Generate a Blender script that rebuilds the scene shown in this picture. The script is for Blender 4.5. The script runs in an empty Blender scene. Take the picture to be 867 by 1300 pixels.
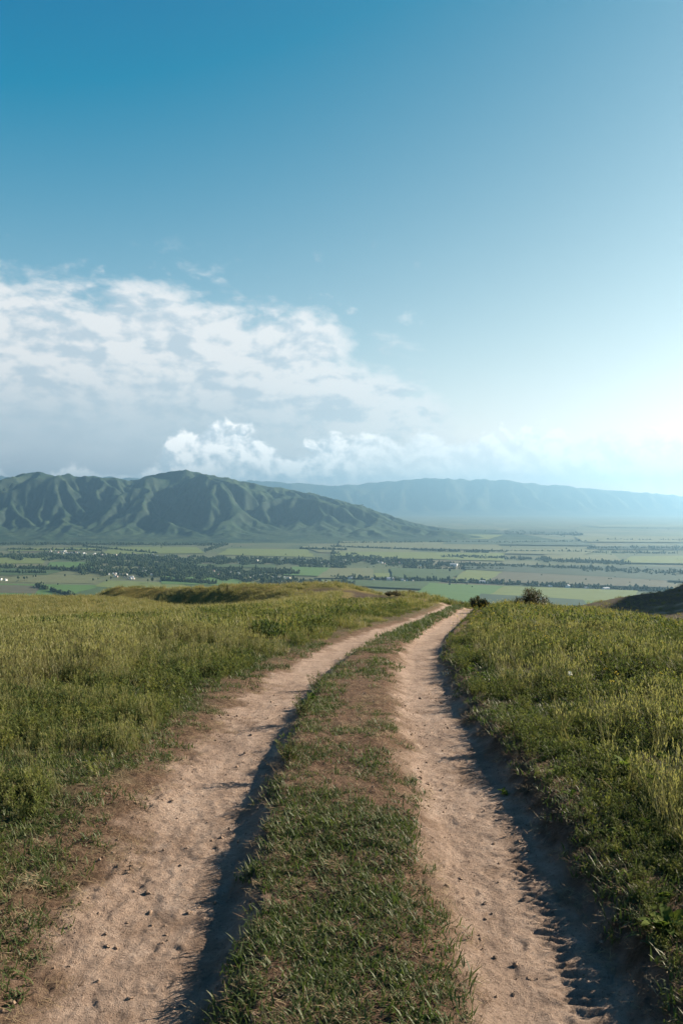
import bpy, math, random
import numpy as np
from mathutils import Vector, Matrix

random.seed(7)
rng = np.random.default_rng(7)
scene = bpy.context.scene
R = math.radians

# ------------------------------------------------------------------ camera
CAM_H = 1.7
FPX = 1000.0          # focal length in pixels of the 867 x 1300 photograph
HY = 640.0            # row of the true horizon
cam_d = bpy.data.cameras.new("camera")
cam = bpy.data.objects.new("camera", cam_d)
scene.collection.objects.link(cam)
cam_d.sensor_fit = 'VERTICAL'
cam_d.sensor_height = 36.0
cam_d.sensor_width = 24.0
cam_d.lens = 36.0 * FPX / 1300.0
cam_d.clip_start = 0.05
cam_d.clip_end = 200000.0
cam.location = (0, 0, CAM_H)
cam.rotation_euler = (R(90) - math.atan((650 - HY) / FPX), 0, 0)
scene.camera = cam

# ------------------------------------------------------------------ render / colour
scene.render.engine = 'CYCLES'
scene.cycles.use_denoising = True
scene.cycles.max_bounces = 6
scene.cycles.diffuse_bounces = 3
scene.cycles.transmission_bounces = 4
scene.cycles.volume_bounces = 0
scene.cycles.transparent_max_bounces = 6
scene.cycles.use_adaptive_sampling = True
scene.view_settings.view_transform = 'Standard'
scene.view_settings.look = 'None'
scene.view_settings.gamma = 1.0
scene.view_settings.use_curve_mapping = False
scene.view_settings.exposure = 1.75

# ------------------------------------------------------------------ sun
SUN_EL = R(24.0)
SUN_AZ = R(63.0)      # clockwise from straight ahead (+Y) towards the right (+X)
sun_dir = Vector((math.sin(SUN_AZ) * math.cos(SUN_EL), math.cos(SUN_AZ) * math.cos(SUN_EL), math.sin(SUN_EL)))
sun_l = bpy.data.lights.new("sun", 'SUN')
sun_l.energy = 5.0
sun_l.angle = R(0.53)
sun_l.color = (1.0, 0.84, 0.66)
sun = bpy.data.objects.new("sun", sun_l)
scene.collection.objects.link(sun)
sun.rotation_euler = sun_dir.to_track_quat('Z', 'Y').to_euler()
sun.location = (30, 20, 40)


# ------------------------------------------------------------------ node helper
class Sk:
    """A shader socket with arithmetic."""
    def __init__(s, t, sock): s.t, s.k = t, sock
    def _m(s, op, *a, clamp=False):
        n = s.t.nodes.new('ShaderNodeMath'); n.operation = op; n.use_clamp = clamp
        for i, v in enumerate((s,) + a):
            if isinstance(v, Sk): s.t.links.new(v.k, n.inputs[i])
            else: n.inputs[i].default_value = v
        return Sk(s.t, n.outputs[0])
    def __add__(s, o): return s._m('ADD', o)
    def __radd__(s, o): return s._m('ADD', o)
    def __sub__(s, o): return s._m('SUBTRACT', o)
    def __rsub__(s, o): return (s * -1.0)._m('ADD', o)
    def __mul__(s, o): return s._m('MULTIPLY', o)
    def __rmul__(s, o): return s._m('MULTIPLY', o)
    def __truediv__(s, o): return s._m('DIVIDE', o)
    def clamp(s): return s._m('ADD', 0.0, clamp=True)
    def pow(s, e): return s._m('POWER', e)
    def max(s, o): return s._m('MAXIMUM', o)
    def min(s, o): return s._m('MINIMUM', o)
    def abs(s): return s._m('ABSOLUTE')
    def ss(s, a, b):
        n = s.t.nodes.new('ShaderNodeMapRange'); n.interpolation_type = 'SMOOTHSTEP'
        s.t.links.new(s.k, n.inputs['Value'])
        n.inputs['From Min'].default_value = a; n.inputs['From Max'].default_value = b
        return Sk(s.t, n.outputs[0])


class Sh:
    """Small wrapper around one node tree."""
    def __init__(s, t): s.t = t
    def node(s, kind, **kw):
        n = s.t.nodes.new(kind)
        for k, v in kw.items(): setattr(n, k, v)
        return n
    def put(s, inp, v):
        if isinstance(v, Sk): s.t.links.new(v.k, inp)
        elif hasattr(v, 'is_output'): s.t.links.new(v, inp)
        else: inp.default_value = v
    def vec(s, x, y, z):
        n = s.node('ShaderNodeCombineXYZ')
        for i, v in enumerate((x, y, z)): s.put(n.inputs[i], v)
        return Sk(s.t, n.outputs[0])
    def sep(s, v):
        n = s.node('ShaderNodeSeparateXYZ'); s.put(n.inputs[0], v)
        return [Sk(s.t, o) for o in n.outputs]
    def noise(s, v, scale, detail=4.0, rough=0.55, dist=0.0, col=False):
        n = s.node('ShaderNodeTexNoise')
        if v is not None: s.put(n.inputs['Vector'], v)
        n.inputs['Scale'].default_value = scale; n.inputs['Detail'].default_value = detail
        n.inputs['Roughness'].default_value = rough; n.inputs['Distortion'].default_value = dist
        return Sk(s.t, n.outputs['Color' if col else 'Fac'])
    def ramp(s, f, stops, mode='LINEAR'):
        n = s.node('ShaderNodeValToRGB'); n.color_ramp.interpolation = mode
        e = n.color_ramp.elements
        while len(e) > 1: e.remove(e[-1])
        for i, (p, c) in enumerate(stops):
            el = e[0] if i == 0 else e.new(p)
            el.position = p
            el.color = (c, c, c, 1) if not hasattr(c, '__len__') else (*c, 1)
        s.put(n.inputs[0], f)
        return Sk(s.t, n.outputs[0])
    def mix(s, f, a, b, mode='MIX'):
        n = s.node('ShaderNodeMix', data_type='RGBA', blend_type=mode)
        s.put(n.inputs[0], f)
        for i, v in ((6, a), (7, b)):
            if isinstance(v, tuple): v = (*v, 1) if len(v) == 3 else v
            s.put(n.inputs[i], v)
        return Sk(s.t, n.outputs[2])
    def attr(s, name, typ='GEOMETRY'):
        n = s.node('ShaderNodeAttribute', attribute_name=name, attribute_type=typ)
        return Sk(s.t, n.outputs['Fac']), Sk(s.t, n.outputs['Color'])
    def pos(s):
        return Sk(s.t, s.node('ShaderNodeNewGeometry').outputs['Position'])
    def obj(s):
        return Sk(s.t, s.node('ShaderNodeTexCoord').outputs['Object'])
    def rnd(s):
        return Sk(s.t, s.node('ShaderNodeObjectInfo').outputs['Random'])
    def scalev(s, v, sc):
        n = s.node('ShaderNodeVectorMath', operation='MULTIPLY')
        s.put(n.inputs[0], v); n.inputs[1].default_value = sc
        return Sk(s.t, n.outputs[0])
    def addv(s, v, o):
        n = s.node('ShaderNodeVectorMath', operation='ADD')
        s.put(n.inputs[0], v)
        if isinstance(o, Sk): s.put(n.inputs[1], o)
        else: n.inputs[1].default_value = o
        return Sk(s.t, n.outputs[0])


# ------------------------------------------------------------------ sky with clouds
world = bpy.data.worlds.new("World")
scene.world = world
world.use_nodes = True
wt = world.node_tree
wt.nodes.clear()
W = Sh(wt)
sky = W.node('ShaderNodeTexSky', sky_type='NISHITA')
sky.sun_disc = False
sky.sun_elevation = SUN_EL
sky.sun_rotation = SUN_AZ
sky.altitude = 1500
sky.air_density = 1.15
sky.dust_density = 0.5
sky.ozone_density = 1.4
SKY_STRENGTH = 0.05
dirv = Sk(wt, W.node('ShaderNodeTexCoord').outputs['Generated'])
dx, dy, dz = W.sep(dirv)
az = dx._m('ARCTAN2', dy)
el = dz._m('ARCSINE')
azf = az / (2 * math.pi) + 0.5
def azpos(a): return a / (2 * math.pi) + 0.5
sr, sg_, sb = W.sep(Sk(wt, sky.outputs[0]))
UNIT = 1.0 / (SKY_STRENGTH * 2 ** 1.75)      # sky value that the picture shows as white
hor = (el.max(0.0) * -4.0)._m('EXPONENT')     # milky air towards the horizon, the same all round
skyc = W.vec((sr * .205 + hor * .44 + hor * hor * hor * .16 - .295).max(.001), sg_ * .085 + hor * .78 - .035, sb * .025 + hor * .86 + .215)

# upper edge of the cloud bank (elevation in radians / 0.4) round the compass
top = W.ramp(azf, [(azpos(a), e / 0.4) for a, e in (
    (-3.1, .10), (-2.0, .14), (-1.2, .20), (-.75, .255), (-.42, .268), (-.2, .268), (-.11, .262), (-.03, .228), (.05, .200), (.10, .168), (.15, .095), (.19, .045), (.5, .035), (1.2, .035), (2.2, .06), (3.1, .10))]) * 0.4
pv = W.scalev(dirv, (1.0, 1.0, 2.0))
warp = W.addv(W.scalev(W.noise(pv, 7.0, 3, .5, 0, True), (.06, .06, .05)), (-.03, -.03, -.025))
pw = W.addv(pv, warp)
def big(p): return W.noise(p, 13.0, 8.0, 0.60)
n0 = big(pw)
n1 = big(W.addv(pw, (.012, .008, .017)))
depth = top - el
cov = depth * 13.0 + (n0 - 0.5) * 3.0 + 0.22
a_bank = cov.ss(0.0, 0.85)
lit = ((n0 - n1) * 8.0 + 0.66).clamp()
thin = depth.ss(0.02, 0.16)
lowgrey = el.ss(0.06, 0.19)
bankcol = W.mix(lit, (.64, .74, .81), (1.0, 1.0, .99))
greycol = W.mix((n0 - 0.5).ss(-.2, .25), (.55, .67, .75), (.68, .78, .84))
leftness = az.ss(0.17, -0.20)
bankcol = W.mix(((1.0 - lowgrey) * thin).clamp(), bankcol, W.mix(leftness, bankcol, greycol))
alpha_bank = (a_bank * (0.94 - 0.16 * az.ss(-0.05, 0.16) - 0.25 * el.ss(.15, .05))).clamp()
c1 = W.mix(alpha_bank, skyc, bankcol)

# small torn wisps off the bank
nw = W.noise(W.scalev(dirv, (1, 1, 1.6)), 21.0, 6, .6)
region = az.ss(.17, .03) * az.ss(-1.2, -.35) * el.ss(.14, .19) * el.ss(.33, .26)
wisp = ((nw - 0.60).ss(0.0, 0.14) * region * 0.6).clamp()
c2 = W.mix(wisp, c1, (.94, .96, .96))

# low bank of bright cumulus along the mountains
top2 = W.ramp(azf, [(azpos(a), e / 0.4) for a, e in (
    (-3.1, .05), (-1.0, .045), (-.40, .035), (-.30, .040), (-.235, .048), (-.205, .094), (-.15, .098), (-.10, .084), (-.062, .055), (-.04, .082), (.08, .086), (.14, .078), (.25, .088), (.45, .090), (1.2, .085), (2.2, .05), (3.1, .05))]) * 0.4
pc = W.scalev(dirv, (1.0, 1.0, 1.25))
pcw = W.addv(pc, W.addv(W.scalev(W.noise(pc, 16.0, 2, .5, 0, True), (.03, .03, .03)), (-.015, -.015, -.015)))
def small(p): return W.noise(p, 26.0, 7.0, 0.58)
m0 = small(pcw)
m1 = small(W.addv(pcw, (.006, .004, .009)))
dep2 = top2 - el
cov2 = dep2 * 30.0 + (m0 - 0.5) * 3.0 + 0.15
a2 = cov2.ss(0.0, 0.45) * el.ss(0.012, 0.040)
lit2 = ((m0 - m1) * 6.0 + 0.60).clamp()
right_ = az.ss(-.06, .10)
c2col = W.mix(lit2, W.mix(right_, (.80, .90, .97), (1.05, 1.08, 1.09)), W.mix(right_, (1.65, 1.62, 1.55), (1.40, 1.40, 1.36)))
c3 = W.mix((a2 * (0.95 - .12 * right_)).clamp(), c2, c2col)
bg = W.node('ShaderNodeBackground')
W.put(bg.inputs[0], W.mix(1.0, c3, (UNIT, UNIT, UNIT), 'MULTIPLY'))
bg.inputs[1].default_value = SKY_STRENGTH
wo = W.node('ShaderNodeOutputWorld')
wt.links.new(bg.outputs[0], wo.inputs[0])


# ------------------------------------------------------------------ object helpers
COL = scene.collection
def tag(o, label=None, cat=None, group=None, kind=None):
    if label: o['label'] = label
    if cat: o['category'] = cat
    if group: o['group'] = group
    if kind: o['kind'] = kind
    return o
def mesh_obj(name, verts, faces, mats, parent=None, smooth=False, link=True):
    me = bpy.data.meshes.new(name)
    me.from_pydata([tuple(v) for v in verts] if not isinstance(verts, np.ndarray) else verts.tolist(), [], faces if isinstance(faces, list) else faces.tolist())
    for m in (mats if isinstance(mats, (list, tuple)) else [mats]): me.materials.append(m)
    if smooth: me.polygons.foreach_set('use_smooth', [True] * len(me.polygons))
    me.update()
    o = bpy.data.objects.new(name, me)
    if link: COL.objects.link(o)
    if parent: o.parent = parent
    return o
def grid_mesh(name, X, Y, Z, mat, attrs=None):
    """Regular grid mesh, fast."""
    r, c = X.shape
    me = bpy.data.meshes.new(name)
    nv = r * c; nf = (r - 1) * (c - 1)
    me.vertices.add(nv)
    me.vertices.foreach_set('co', np.stack([X, Y, Z], -1).reshape(-1).astype(np.float32))
    idx = np.arange(nv).reshape(r, c)
    q = np.stack([idx[:-1, :-1], idx[:-1, 1:], idx[1:, 1:], idx[1:, :-1]], -1).reshape(-1)
    me.loops.add(nf * 4); me.loops.foreach_set('vertex_index', q.astype(np.int32))
    me.polygons.add(nf)
    me.polygons.foreach_set('loop_start', np.arange(0, nf * 4, 4, dtype=np.int32))
    me.polygons.foreach_set('use_smooth', np.ones(nf, dtype=bool))
    for k, v in (attrs or {}).items():
        a = me.attributes.new(k, 'FLOAT', 'POINT'); a.data.foreach_set('value', v.reshape(-1).astype(np.float32))
    me.materials.append(mat)
    me.update(calc_edges=True); me.validate()
    o = bpy.data.objects.new(name, me); COL.objects.link(o)
    return o
def empty(name, loc=(0, 0, 0), rz=0.0):
    o = bpy.data.objects.new(name, None); COL.objects.link(o)
    o.location = loc; o.rotation_euler = (0, 0, rz); o.empty_display_size = .2
    return o
def new_mat(name):
    m = bpy.data.materials.new(name); m.use_nodes = True
    t = m.node_tree; t.nodes.clear()
    return m, Sh(t)
def finish(S, color, rough=0.9, bump=None, bump_d=0.01, bump_s=1.0, spec=0.2, transl=0.0):
    b = S.node('ShaderNodeBsdfPrincipled')
    S.put(b.inputs['Base Color'], color)
    S.put(b.inputs['Roughness'], rough); b.inputs['Specular IOR Level'].default_value = spec
    out = S.node('ShaderNodeOutputMaterial')
    if bump is not None:
        n = S.node('ShaderNodeBump'); n.inputs['Distance'].default_value = bump_d; n.inputs['Strength'].default_value = bump_s
        S.put(n.inputs['Height'], bump); S.t.links.new(n.outputs[0], b.inputs['Normal'])
    if transl:
        tr = S.node('ShaderNodeBsdfTranslucent'); S.put(tr.inputs[0], S.mix(1.0, color, (1.35, 1.4, .95), 'MULTIPLY') if isinstance(color, Sk) else color)
        mx = S.node('ShaderNodeMixShader'); mx.inputs[0].default_value = transl
        S.t.links.new(b.outputs[0], mx.inputs[1]); S.t.links.new(tr.outputs[0], mx.inputs[2])
        S.t.links.new(mx.outputs[0], out.inputs[0])
    else:
        S.t.links.new(b.outputs[0], out.inputs[0])


# ------------------------------------------------------------------ numpy noise
def _hash(ix, iy, seed):
    h = (ix.astype(np.int64) * 374761393 + iy.astype(np.int64) * 668265263 + seed * 1442695041) & 0xFFFFFFFF
    h = ((h ^ (h >> 13)) * 1274126177) & 0xFFFFFFFF
    h = h ^ (h >> 16)
    return h
def perlin(x, y, seed=0):
    x0 = np.floor(x); y0 = np.floor(y); fx = x - x0; fy = y - y0
    u = fx * fx * fx * (fx * (fx * 6 - 15) + 10); v = fy * fy * fy * (fy * (fy * 6 - 15) + 10)
    def g(ix, iy, ax, ay):
        a = _hash(ix, iy, seed) * (2 * math.pi / 4294967296.0)
        return np.cos(a) * ax + np.sin(a) * ay
    a = g(x0, y0, fx, fy); b = g(x0 + 1, y0, fx - 1, fy)
    c = g(x0, y0 + 1, fx, fy - 1); d = g(x0 + 1, y0 + 1, fx - 1, fy - 1)
    return 1.5 * ((a * (1 - u) + b * u) * (1 - v) + (c * (1 - u) + d * u) * v)
def fbm(x, y, o=4, seed=0, gain=.5):
    s = 0; a = 1; f = 1; t = 0
    for i in range(o):
        s = s + a * perlin(x * f + 17.3 * i, y * f - 9.1 * i, seed + i); t += a; a *= gain; f *= 2.03
    return s / t
def sst(a, b, x):
    t = np.clip((x - a) / (b - a), 0, 1); return t * t * (3 - 2 * t)


# ------------------------------------------------------------------ the hill: height function
def base_z(y):
    s = np.log1p(np.exp(np.clip((y - 4) / 1.0, -30, 30))) * 1.0
    return -0.078 * s - 0.0005 * s * s
YN = np.array([12, 18, 24, 30, 36, 45, 60, 80, 100, 120, 160, 200, 300, 500, 900, 1700.])
far4 = [.20, .24, .26, .185]
TAB = {
    -1.3: [.200, .172, .163, .160, .160, .155, .146, .134, .125, .118, .116, .130] + far4,
    -.50: [.200, .172, .163, .162, .164, .158, .146, .134, .125, .119, .121, .140] + far4,
    -.433: [.200, .171, .162, .161, .163, .157, .146, .134, .125, .119, .122, .140] + far4,
    -.32: [.198, .168, .157, .153, .153, .151, .143, .133, .124, .1185, .124, .140] + far4,
    -.20: [.197, .165, .152, .145, .142, .141, .140, .137, .133, .130, .1285, .145] + far4,
    -.10: [.196, .163, .149, .142, .138, .135, .132, .129, .127, .126, .130, .150] + far4,
    0.0: [.196, .160, .144, .136, .131, .125, .1175, .1125, .110, .112, .125, .150] + far4,
    .10: [.196, .160, .144, .1365, .1315, .124, .116, .117, .125, .140, .160, .170] + far4,
    .13: [.196, .160, .144, .1368, .131, .124, .121, .130, .140, .150, .160, .170] + far4,
    .16: [.196, .160, .1445, .1370, .1315, .133, .150, .165, .170, .170, .170, .175] + far4,
    .20: [.196, .160, .1445, .1370, .1325, .140, .155, .165, .170, .170, .165, .150] + far4,
    .27: [.196, .161, .148, .144, .144, .150, .160, .165, .168, .165, .148, .132] + far4,
    .35: [.196, .164, .153, .149, .150, .156, .162, .165, .165, .155, .133, .1165] + [.17, .22, .26, .185],
    .433: [.200, .172, .169, .172, .178, .184, .188, .180, .170, .150, .120, .104] + [.14, .21, .26, .185],
    .60: [.203, .178, .174, .178, .184, .188, .190, .170, .150, .110, .020, -.04] + [-.05, .08, .26, .185],  # from here on, off-frame: added unseen ridge that shades the right hillside
    .80: [.200, .172, .165, .165, .168, .172, .170, .150, .120, .060, -.09, -.19] + [-.18, .02, .24, .185],
    1.3: [.200, .172, .165, .165, .168, .172, .170, .140, .100, .040, -.11, -.21] + [-.20, .00, .24, .185],
}
TN = np.array(sorted(TAB))
_ly = np.log(YN)
LYG = np.linspace(math.log(12), math.log(1700), 240)
TG = np.linspace(-1.3, 1.3, 261)
_zt = np.array([np.interp(LYG, _ly, TAB[t]) for t in TN])       # ratio table
_zg = np.array([np.interp(TG, TN, _zt[:, j]) for j in range(len(LYG))])   # [ly, t]
def _blur(a, n, ax):
    k = np.hanning(n + 2)[1:-1]; k /= k.sum()
    p = [(0, 0), (0, 0)]; p[ax] = (n // 2, n // 2)
    b = np.pad(a, p, mode='edge')
    return np.apply_along_axis(lambda m: np.convolve(m, k, 'valid'), ax, b)
_zg = _blur(_blur(_zg, 9, 0), 7, 1)
def table_ratio(t, y):
    ly = np.clip((np.log(np.clip(y, 12, 1700)) - LYG[0]) / (LYG[1] - LYG[0]), 0, len(LYG) - 1.001)
    tt = np.clip((t - TG[0]) / (TG[1] - TG[0]), 0, len(TG) - 1.001)
    i = ly.astype(int); j = tt.astype(int); fi = ly - i; fj = tt - j
    return (_zg[i, j] * (1 - fi) * (1 - fj) + _zg[i + 1, j] * fi * (1 - fj) + _zg[i, j + 1] * (1 - fi) * fj + _zg[i + 1, j + 1] * fi * fj)
def large_z(x, y):
    yy = np.maximum(y, 1e-3)
    zb = base_z(np.minimum(y, 40))
    t = x / np.maximum(yy, 9.0)
    zt = CAM_H - table_ratio(t, yy) * np.maximum(yy, 12)
    w = sst(12, 19, y)
    z = zb * (1 - w) + zt * w
    # grassy mound whose steep side faces the left
    px, py, qx, qy = -1.0, 88.0, -46.0, 152.0
    L = math.hypot(qx - px, qy - py); ux, uy = (qx - px) / L, (qy - py) / L
    s = (x - px) * ux + (y - py) * uy
    d = (x - px) * uy - (y - py) * ux       # positive on the far right side of the line
    d = d + 2.2 * np.sin(s * .11) + 1.2 * np.sin(s * .31 + 1)
    env = sst(-4, 24, s) * sst(L + 14, L - 16, s)
    z = z + 2.75 * env * sst(-4.6, 1.0, d) * sst(24, 3, d)
    und = sst(14, 60, y)
    z = z + und * (fbm(x / 23, y / 23, 3, 5) * 0.55 * sst(30, 120, y) + fbm(x / 6, y / 6, 3, 9) * .10)
    return z

def px_to_ground(px, py, lo=1.5):
    """Ground point of the hill seen at a photograph pixel."""
    tx = (px - 433.5) / FPX; r = (py - HY) / FPX
    ys = np.linspace(lo, 200, 8000)
    zz = large_z(tx * ys, ys)
    f = (CAM_H - zz) / ys - r
    k = np.argmax(f <= 0)
    return np.array([tx * ys[k], ys[k]])
LEFT_PX = [(155, 1300), (185, 1200), (230, 1100), (273, 1000), (303, 950), (342, 900), (378, 860), (420, 830), (460, 811), (490, 800), (522, 789), (548, 778), (562, 771.5)]
RIGHT_PX = [(732, 1300), (688, 1200), (640, 1100), (595, 1000), (573, 950), (548, 900), (536, 860), (536, 830), (545, 811), (556, 799), (570, 790), (583, 781), (592, 773)]
def rut_line(pts):
    P = [px_to_ground(*p) for p in pts]
    d0 = P[0] - P[1]; d0 /= np.linalg.norm(d0)
    P = [P[0] + d0 * 6] + P
    e = P[-1] - P[-2]; e /= np.linalg.norm(e)
    P = P + [P[-1] + e * 8, P[-1] + e * 8 + np.array([-1.0, 12.0])]
    P = np.array(P)
    s = np.r_[0, np.cumsum(np.linalg.norm(np.diff(P, axis=0), axis=1))]
    ss = np.linspace(0, s[-1], 60)
    Q = np.stack([np.interp(ss, s, P[:, 0]), np.interp(ss, s, P[:, 1])], -1)
    for _ in range(3):
        Q[1:-1] = (Q[:-2] + 2 * Q[1:-1] + Q[2:]) / 4
    return Q
LINE_L = rut_line(LEFT_PX); LINE_R = rut_line(RIGHT_PX)
TRACK = np.array([px_to_ground(*p, lo=44) for p in ((400, 747.5), (430, 749.5), (462, 751.5), (484, 754), (499, 760))])
def poly_dist(x, y, Q):
    best = np.full(x.shape, 1e9); sg = np.zeros(x.shape)
    for i in range(len(Q) - 1):
        ax, ay = Q[i]; bx, by = Q[i + 1]
        vx, vy = bx - ax, by - ay; l2 = vx * vx + vy * vy + 1e-9
        t = np.clip(((x - ax) * vx + (y - ay) * vy) / l2, 0, 1)
        ex = x - (ax + t * vx); ey = y - (ay + t * vy)
        d = ex * ex + ey * ey
        m = d < best
        best = np.where(m, d, best)
        sg = np.where(m, vx * ey - vy * ex, sg)
    return np.sqrt(best) * np.where(sg > 0, -1, 1)      # left of the direction of travel is negative
def ground(x, y, want_masks=False):
    x = np.asarray(x, float); y = np.asarray(y, float)
    z = large_z(x, y)
    near = y < 62
    dl = np.full(x.shape, -50.0); dr = np.full(x.shape, 50.0)
    dl[near] = poly_dist(x[near], y[near], LINE_L)
    dr[near] = poly_dist(x[near], y[near], LINE_R)
    wob = fbm(x * 1.3, y * 1.3, 3, 21) * .10 + fbm(x * 5, y * 5, 2, 22) * .035
    al = np.abs(dl + wob * .6); ar = np.abs(dr + wob * .6)
    fade = sst(60, 42, y)
    rl = 1 - np.where(dl < 0, sst(.12, .75, al), sst(.18, .38, al)); rr = 1 - np.where(dr < 0, sst(.14, .50, ar), sst(.19, .42, ar))
    z = z - fade * (.068 * rl + .070 * rr)
    # gentle left verge, crown between the ruts, steeper right bank
    z = z + fade * .07 * sst(.45, 1.9, -dl) * (dl < 0)
    mid = (dl > 0) & (dr < 0)
    z = z + fade * .052 * np.where(mid, sst(.28, .44, dl) * sst(.22, .6, -dr), 0)
    z = z + fade * np.where(dr > 0, .070 * sst(.27, .50, dr) + .06 * sst(.6, 1.8, dr), 0)
    z = z + np.where(dr > 0, .0 * sst(.45, .95, dr) * sst(4.6, 2.6, y), 0)
    # second, shallow washed hollow beyond the right bank
    z = z + sst(80, 25, y) * (fbm(x / 1.9, y / 1.9, 3, 31) * .055 + fbm(x / .45, y / .45, 3, 32) * .018 * (1 - .5 * np.maximum(rl, rr)))
    if True:
        n = sst(16, 6, y)
        bare = np.maximum(rl, rr)
        z = z + n * fbm(x * 9, y * 9, 4, 41, .6) * .0125
        z = z + n * fbm(x * 30, y * 30, 3, 43, .7) * .0055 * (.6 + .8 * sst(-.2, .4, fbm(x * 1.6, y * 2.4, 2, 44)))
        el_ = np.exp(-((al - .30) / .12) ** 2) + np.exp(-((ar - .30) / .12) ** 2)
        crust = 1 - np.abs(fbm(x * 11 + 3, y * 9, 3, 57, .6)) * 2.6
        z = z + n * np.clip(el_, 0, 1) * np.clip(crust, 0, 1) ** 2 * .016 * sst(-.1, .35, fbm(x * 2.4, y * 2.4, 2, 58))
        z = z + n * bare * (.0013 * np.sin(dl * 2 * math.pi / .085 + 2 * fbm(x * 2, y, 2, 59)) * (dl < .45) * (dl > -.45)) * sst(-.1, .2, fbm(x * 1.5, y * .7, 2, 60))
        z = z - n * bare * .0045 * sst(.42, .60, np.abs(fbm(x * 4.2, y * 3.1, 2, 63)) * 2.2)
        # tyre-lug prints and crusts along the right side of the right rut
        lug = np.sin((y + .25 * x + .05 * fbm(x * 6, y * 6, 2, 47)) * 2 * math.pi / .062)
        lm = np.exp(-((dr - .10) / .07) ** 2) * sst(6.5, 3, y) * (fbm(x * 2.2, y * 2.2, 2, 48) > -.15)
        z = z + lm * (.011 * lug - .005)
        pit = sst(.30, .52, fbm(x * 7.5 + 40, y * 7.5, 2, 51))
        z = z - n * .004 * pit * sst(.2, .8, bare + .3)
    vg = np.exp(-((np.abs(dl + .75)) / .45) ** 2) + np.exp(-((dr - .55) / .3) ** 2) + .7 * ((dl > .35) & (dr < -.35))
    z = z + sst(13, 6, y) * np.clip(vg, 0, 1.2) * (np.abs(fbm(x * 13, y * 13, 3, 55, .6)) * .028 - .006)
    for hx_, hy_, ha, hr in HOOF:
        ex = x - hx_; ey = y - hy_; rad = np.hypot(ex, ey * .85)
        m_ = rad < .14
        if m_.any():
            an = np.arctan2(ey[m_], ex[m_]) - ha; r_ = rad[m_]
            z[m_] += -.0065 * np.exp(-((r_ - hr) / .010) ** 2) * sst(-.5, .5, np.cos(an)) - .002 * sst(hr, 0, r_) + .004 * np.exp(-((r_ - hr - .025) / .014) ** 2)
    if not want_masks: return z
    return z, dl, dr, fade
HOOF = []
_r = random.Random(4)
for px_, py_ in ((240, 1142), (170, 1116), (205, 1098), (262, 1068), (278, 1050), (150, 1200), (215, 1188), (120, 1150), (200, 1230), (300, 985), (285, 1010), (330, 930), (595, 1120), (625, 1095), (580, 1065), (610, 1030), (650, 1180), (690, 1230), (640, 1215), (560, 1000), (590, 960), (560, 925), (420, 870), (455, 905), (470, 930)):
    q_ = px_to_ground(px_, py_); HOOF.append((q_[0], q_[1], _r.uniform(0, 6.28), _r.uniform(.032, .05)))
print('rut start', LINE_L[0], LINE_L[-1], LINE_R[-1], TRACK)

# ------------------------------------------------------------------ hill mesh
ys = [-4.0]
while ys[-1] < 1650:
    y = ys[-1]
    if y < 2.0: st = .12 if y < 1.6 else .05
    else: st = max(.011, y * y / 1500.0)
    if y > 40: st = min(st, y * .028)
    ys.append(y + st)
ys = np.array(ys)
NC = 640
sv = np.linspace(-1, 1, NC); sv = sv * (.62 + .38 * sv * sv)     # finer near the middle
Yg, Sg = np.meshgrid(ys, sv, indexing='ij')
Xg = Sg * (1.5 + .95 * np.maximum(Yg, 0.6))
print('hill grid', Xg.shape)
Zg, dlg, drg, fdg = ground(Xg, Yg, True)
# extra narrow track on the far left slope
td = np.abs(poly_dist(Xg, Yg, TRACK))
onslope = (Yg > 40) & (Yg < 130)
tm = np.where(onslope, 1 - sst(.9, 2.2, td), 0)
Zg = Zg - .22 * tm
nz1 = fbm(Xg * 1.7, Yg * 1.7, 4, 61); nz2 = fbm(Xg * 6, Yg * 6, 3, 62)
wobm = .05 * nz1 + .04 * nz2
def dirt_masks(x, y, dl, dr, n1, n2):
    w = .16 * n1 + .08 * n2
    dl = dl * (1 + .75 * sst(15, 26, y)); dr = dr * (1 + .25 * sst(15, 26, y))
    d_l = np.where(dl < 0, 1 - sst(.28, .52, -dl + w * 1.6), 1 - sst(.24, .40, dl + w))
    d_r = np.where(dr < 0, 1 - sst(.24, .46, -dr + w), 1 - sst(.24, .38, dr + w))
    dirt = np.maximum(d_l, d_r)
    verge_l = np.where(dl < 0, 1 - sst(.45, 1.0, -dl + w * 2.5), 0)
    mid = ((dl > 0) & (dr < 0)) * 1.0
    verge_r = np.where(dr > 0, 1 - sst(.3, .75, dr + w * 3.0), 0)
    litter = np.clip(np.maximum(np.maximum(verge_l, verge_r), mid), 0, 1)
    return dirt, litter
dirt, litter = dirt_masks(Xg, Yg, dlg, drg, nz1, nz2)
dirt = dirt * sst(60, 45, Yg) * (1 - tm)
litter = litter * sst(60, 40, Yg)
tt = Xg / np.maximum(Yg, 1)
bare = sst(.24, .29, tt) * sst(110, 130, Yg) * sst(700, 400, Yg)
for seg in (((880, 763), (840, 770), (806, 777)), ((880, 771), (850, 776), (825, 781))):
    hl = np.array([px_to_ground(*p, lo=105) for p in seg]); print('hill track', hl.tolist())
    hm = np.where((Yg > 100) & (Yg < 260), 1 - sst(.7, 1.8, np.abs(poly_dist(Xg, Yg, hl))), 0)
    dirt = np.maximum(dirt, hm * .8); bare = bare * (1 - hm)
bare = np.maximum(bare, tm); cover = sst(22, 75, Yg)

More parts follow.
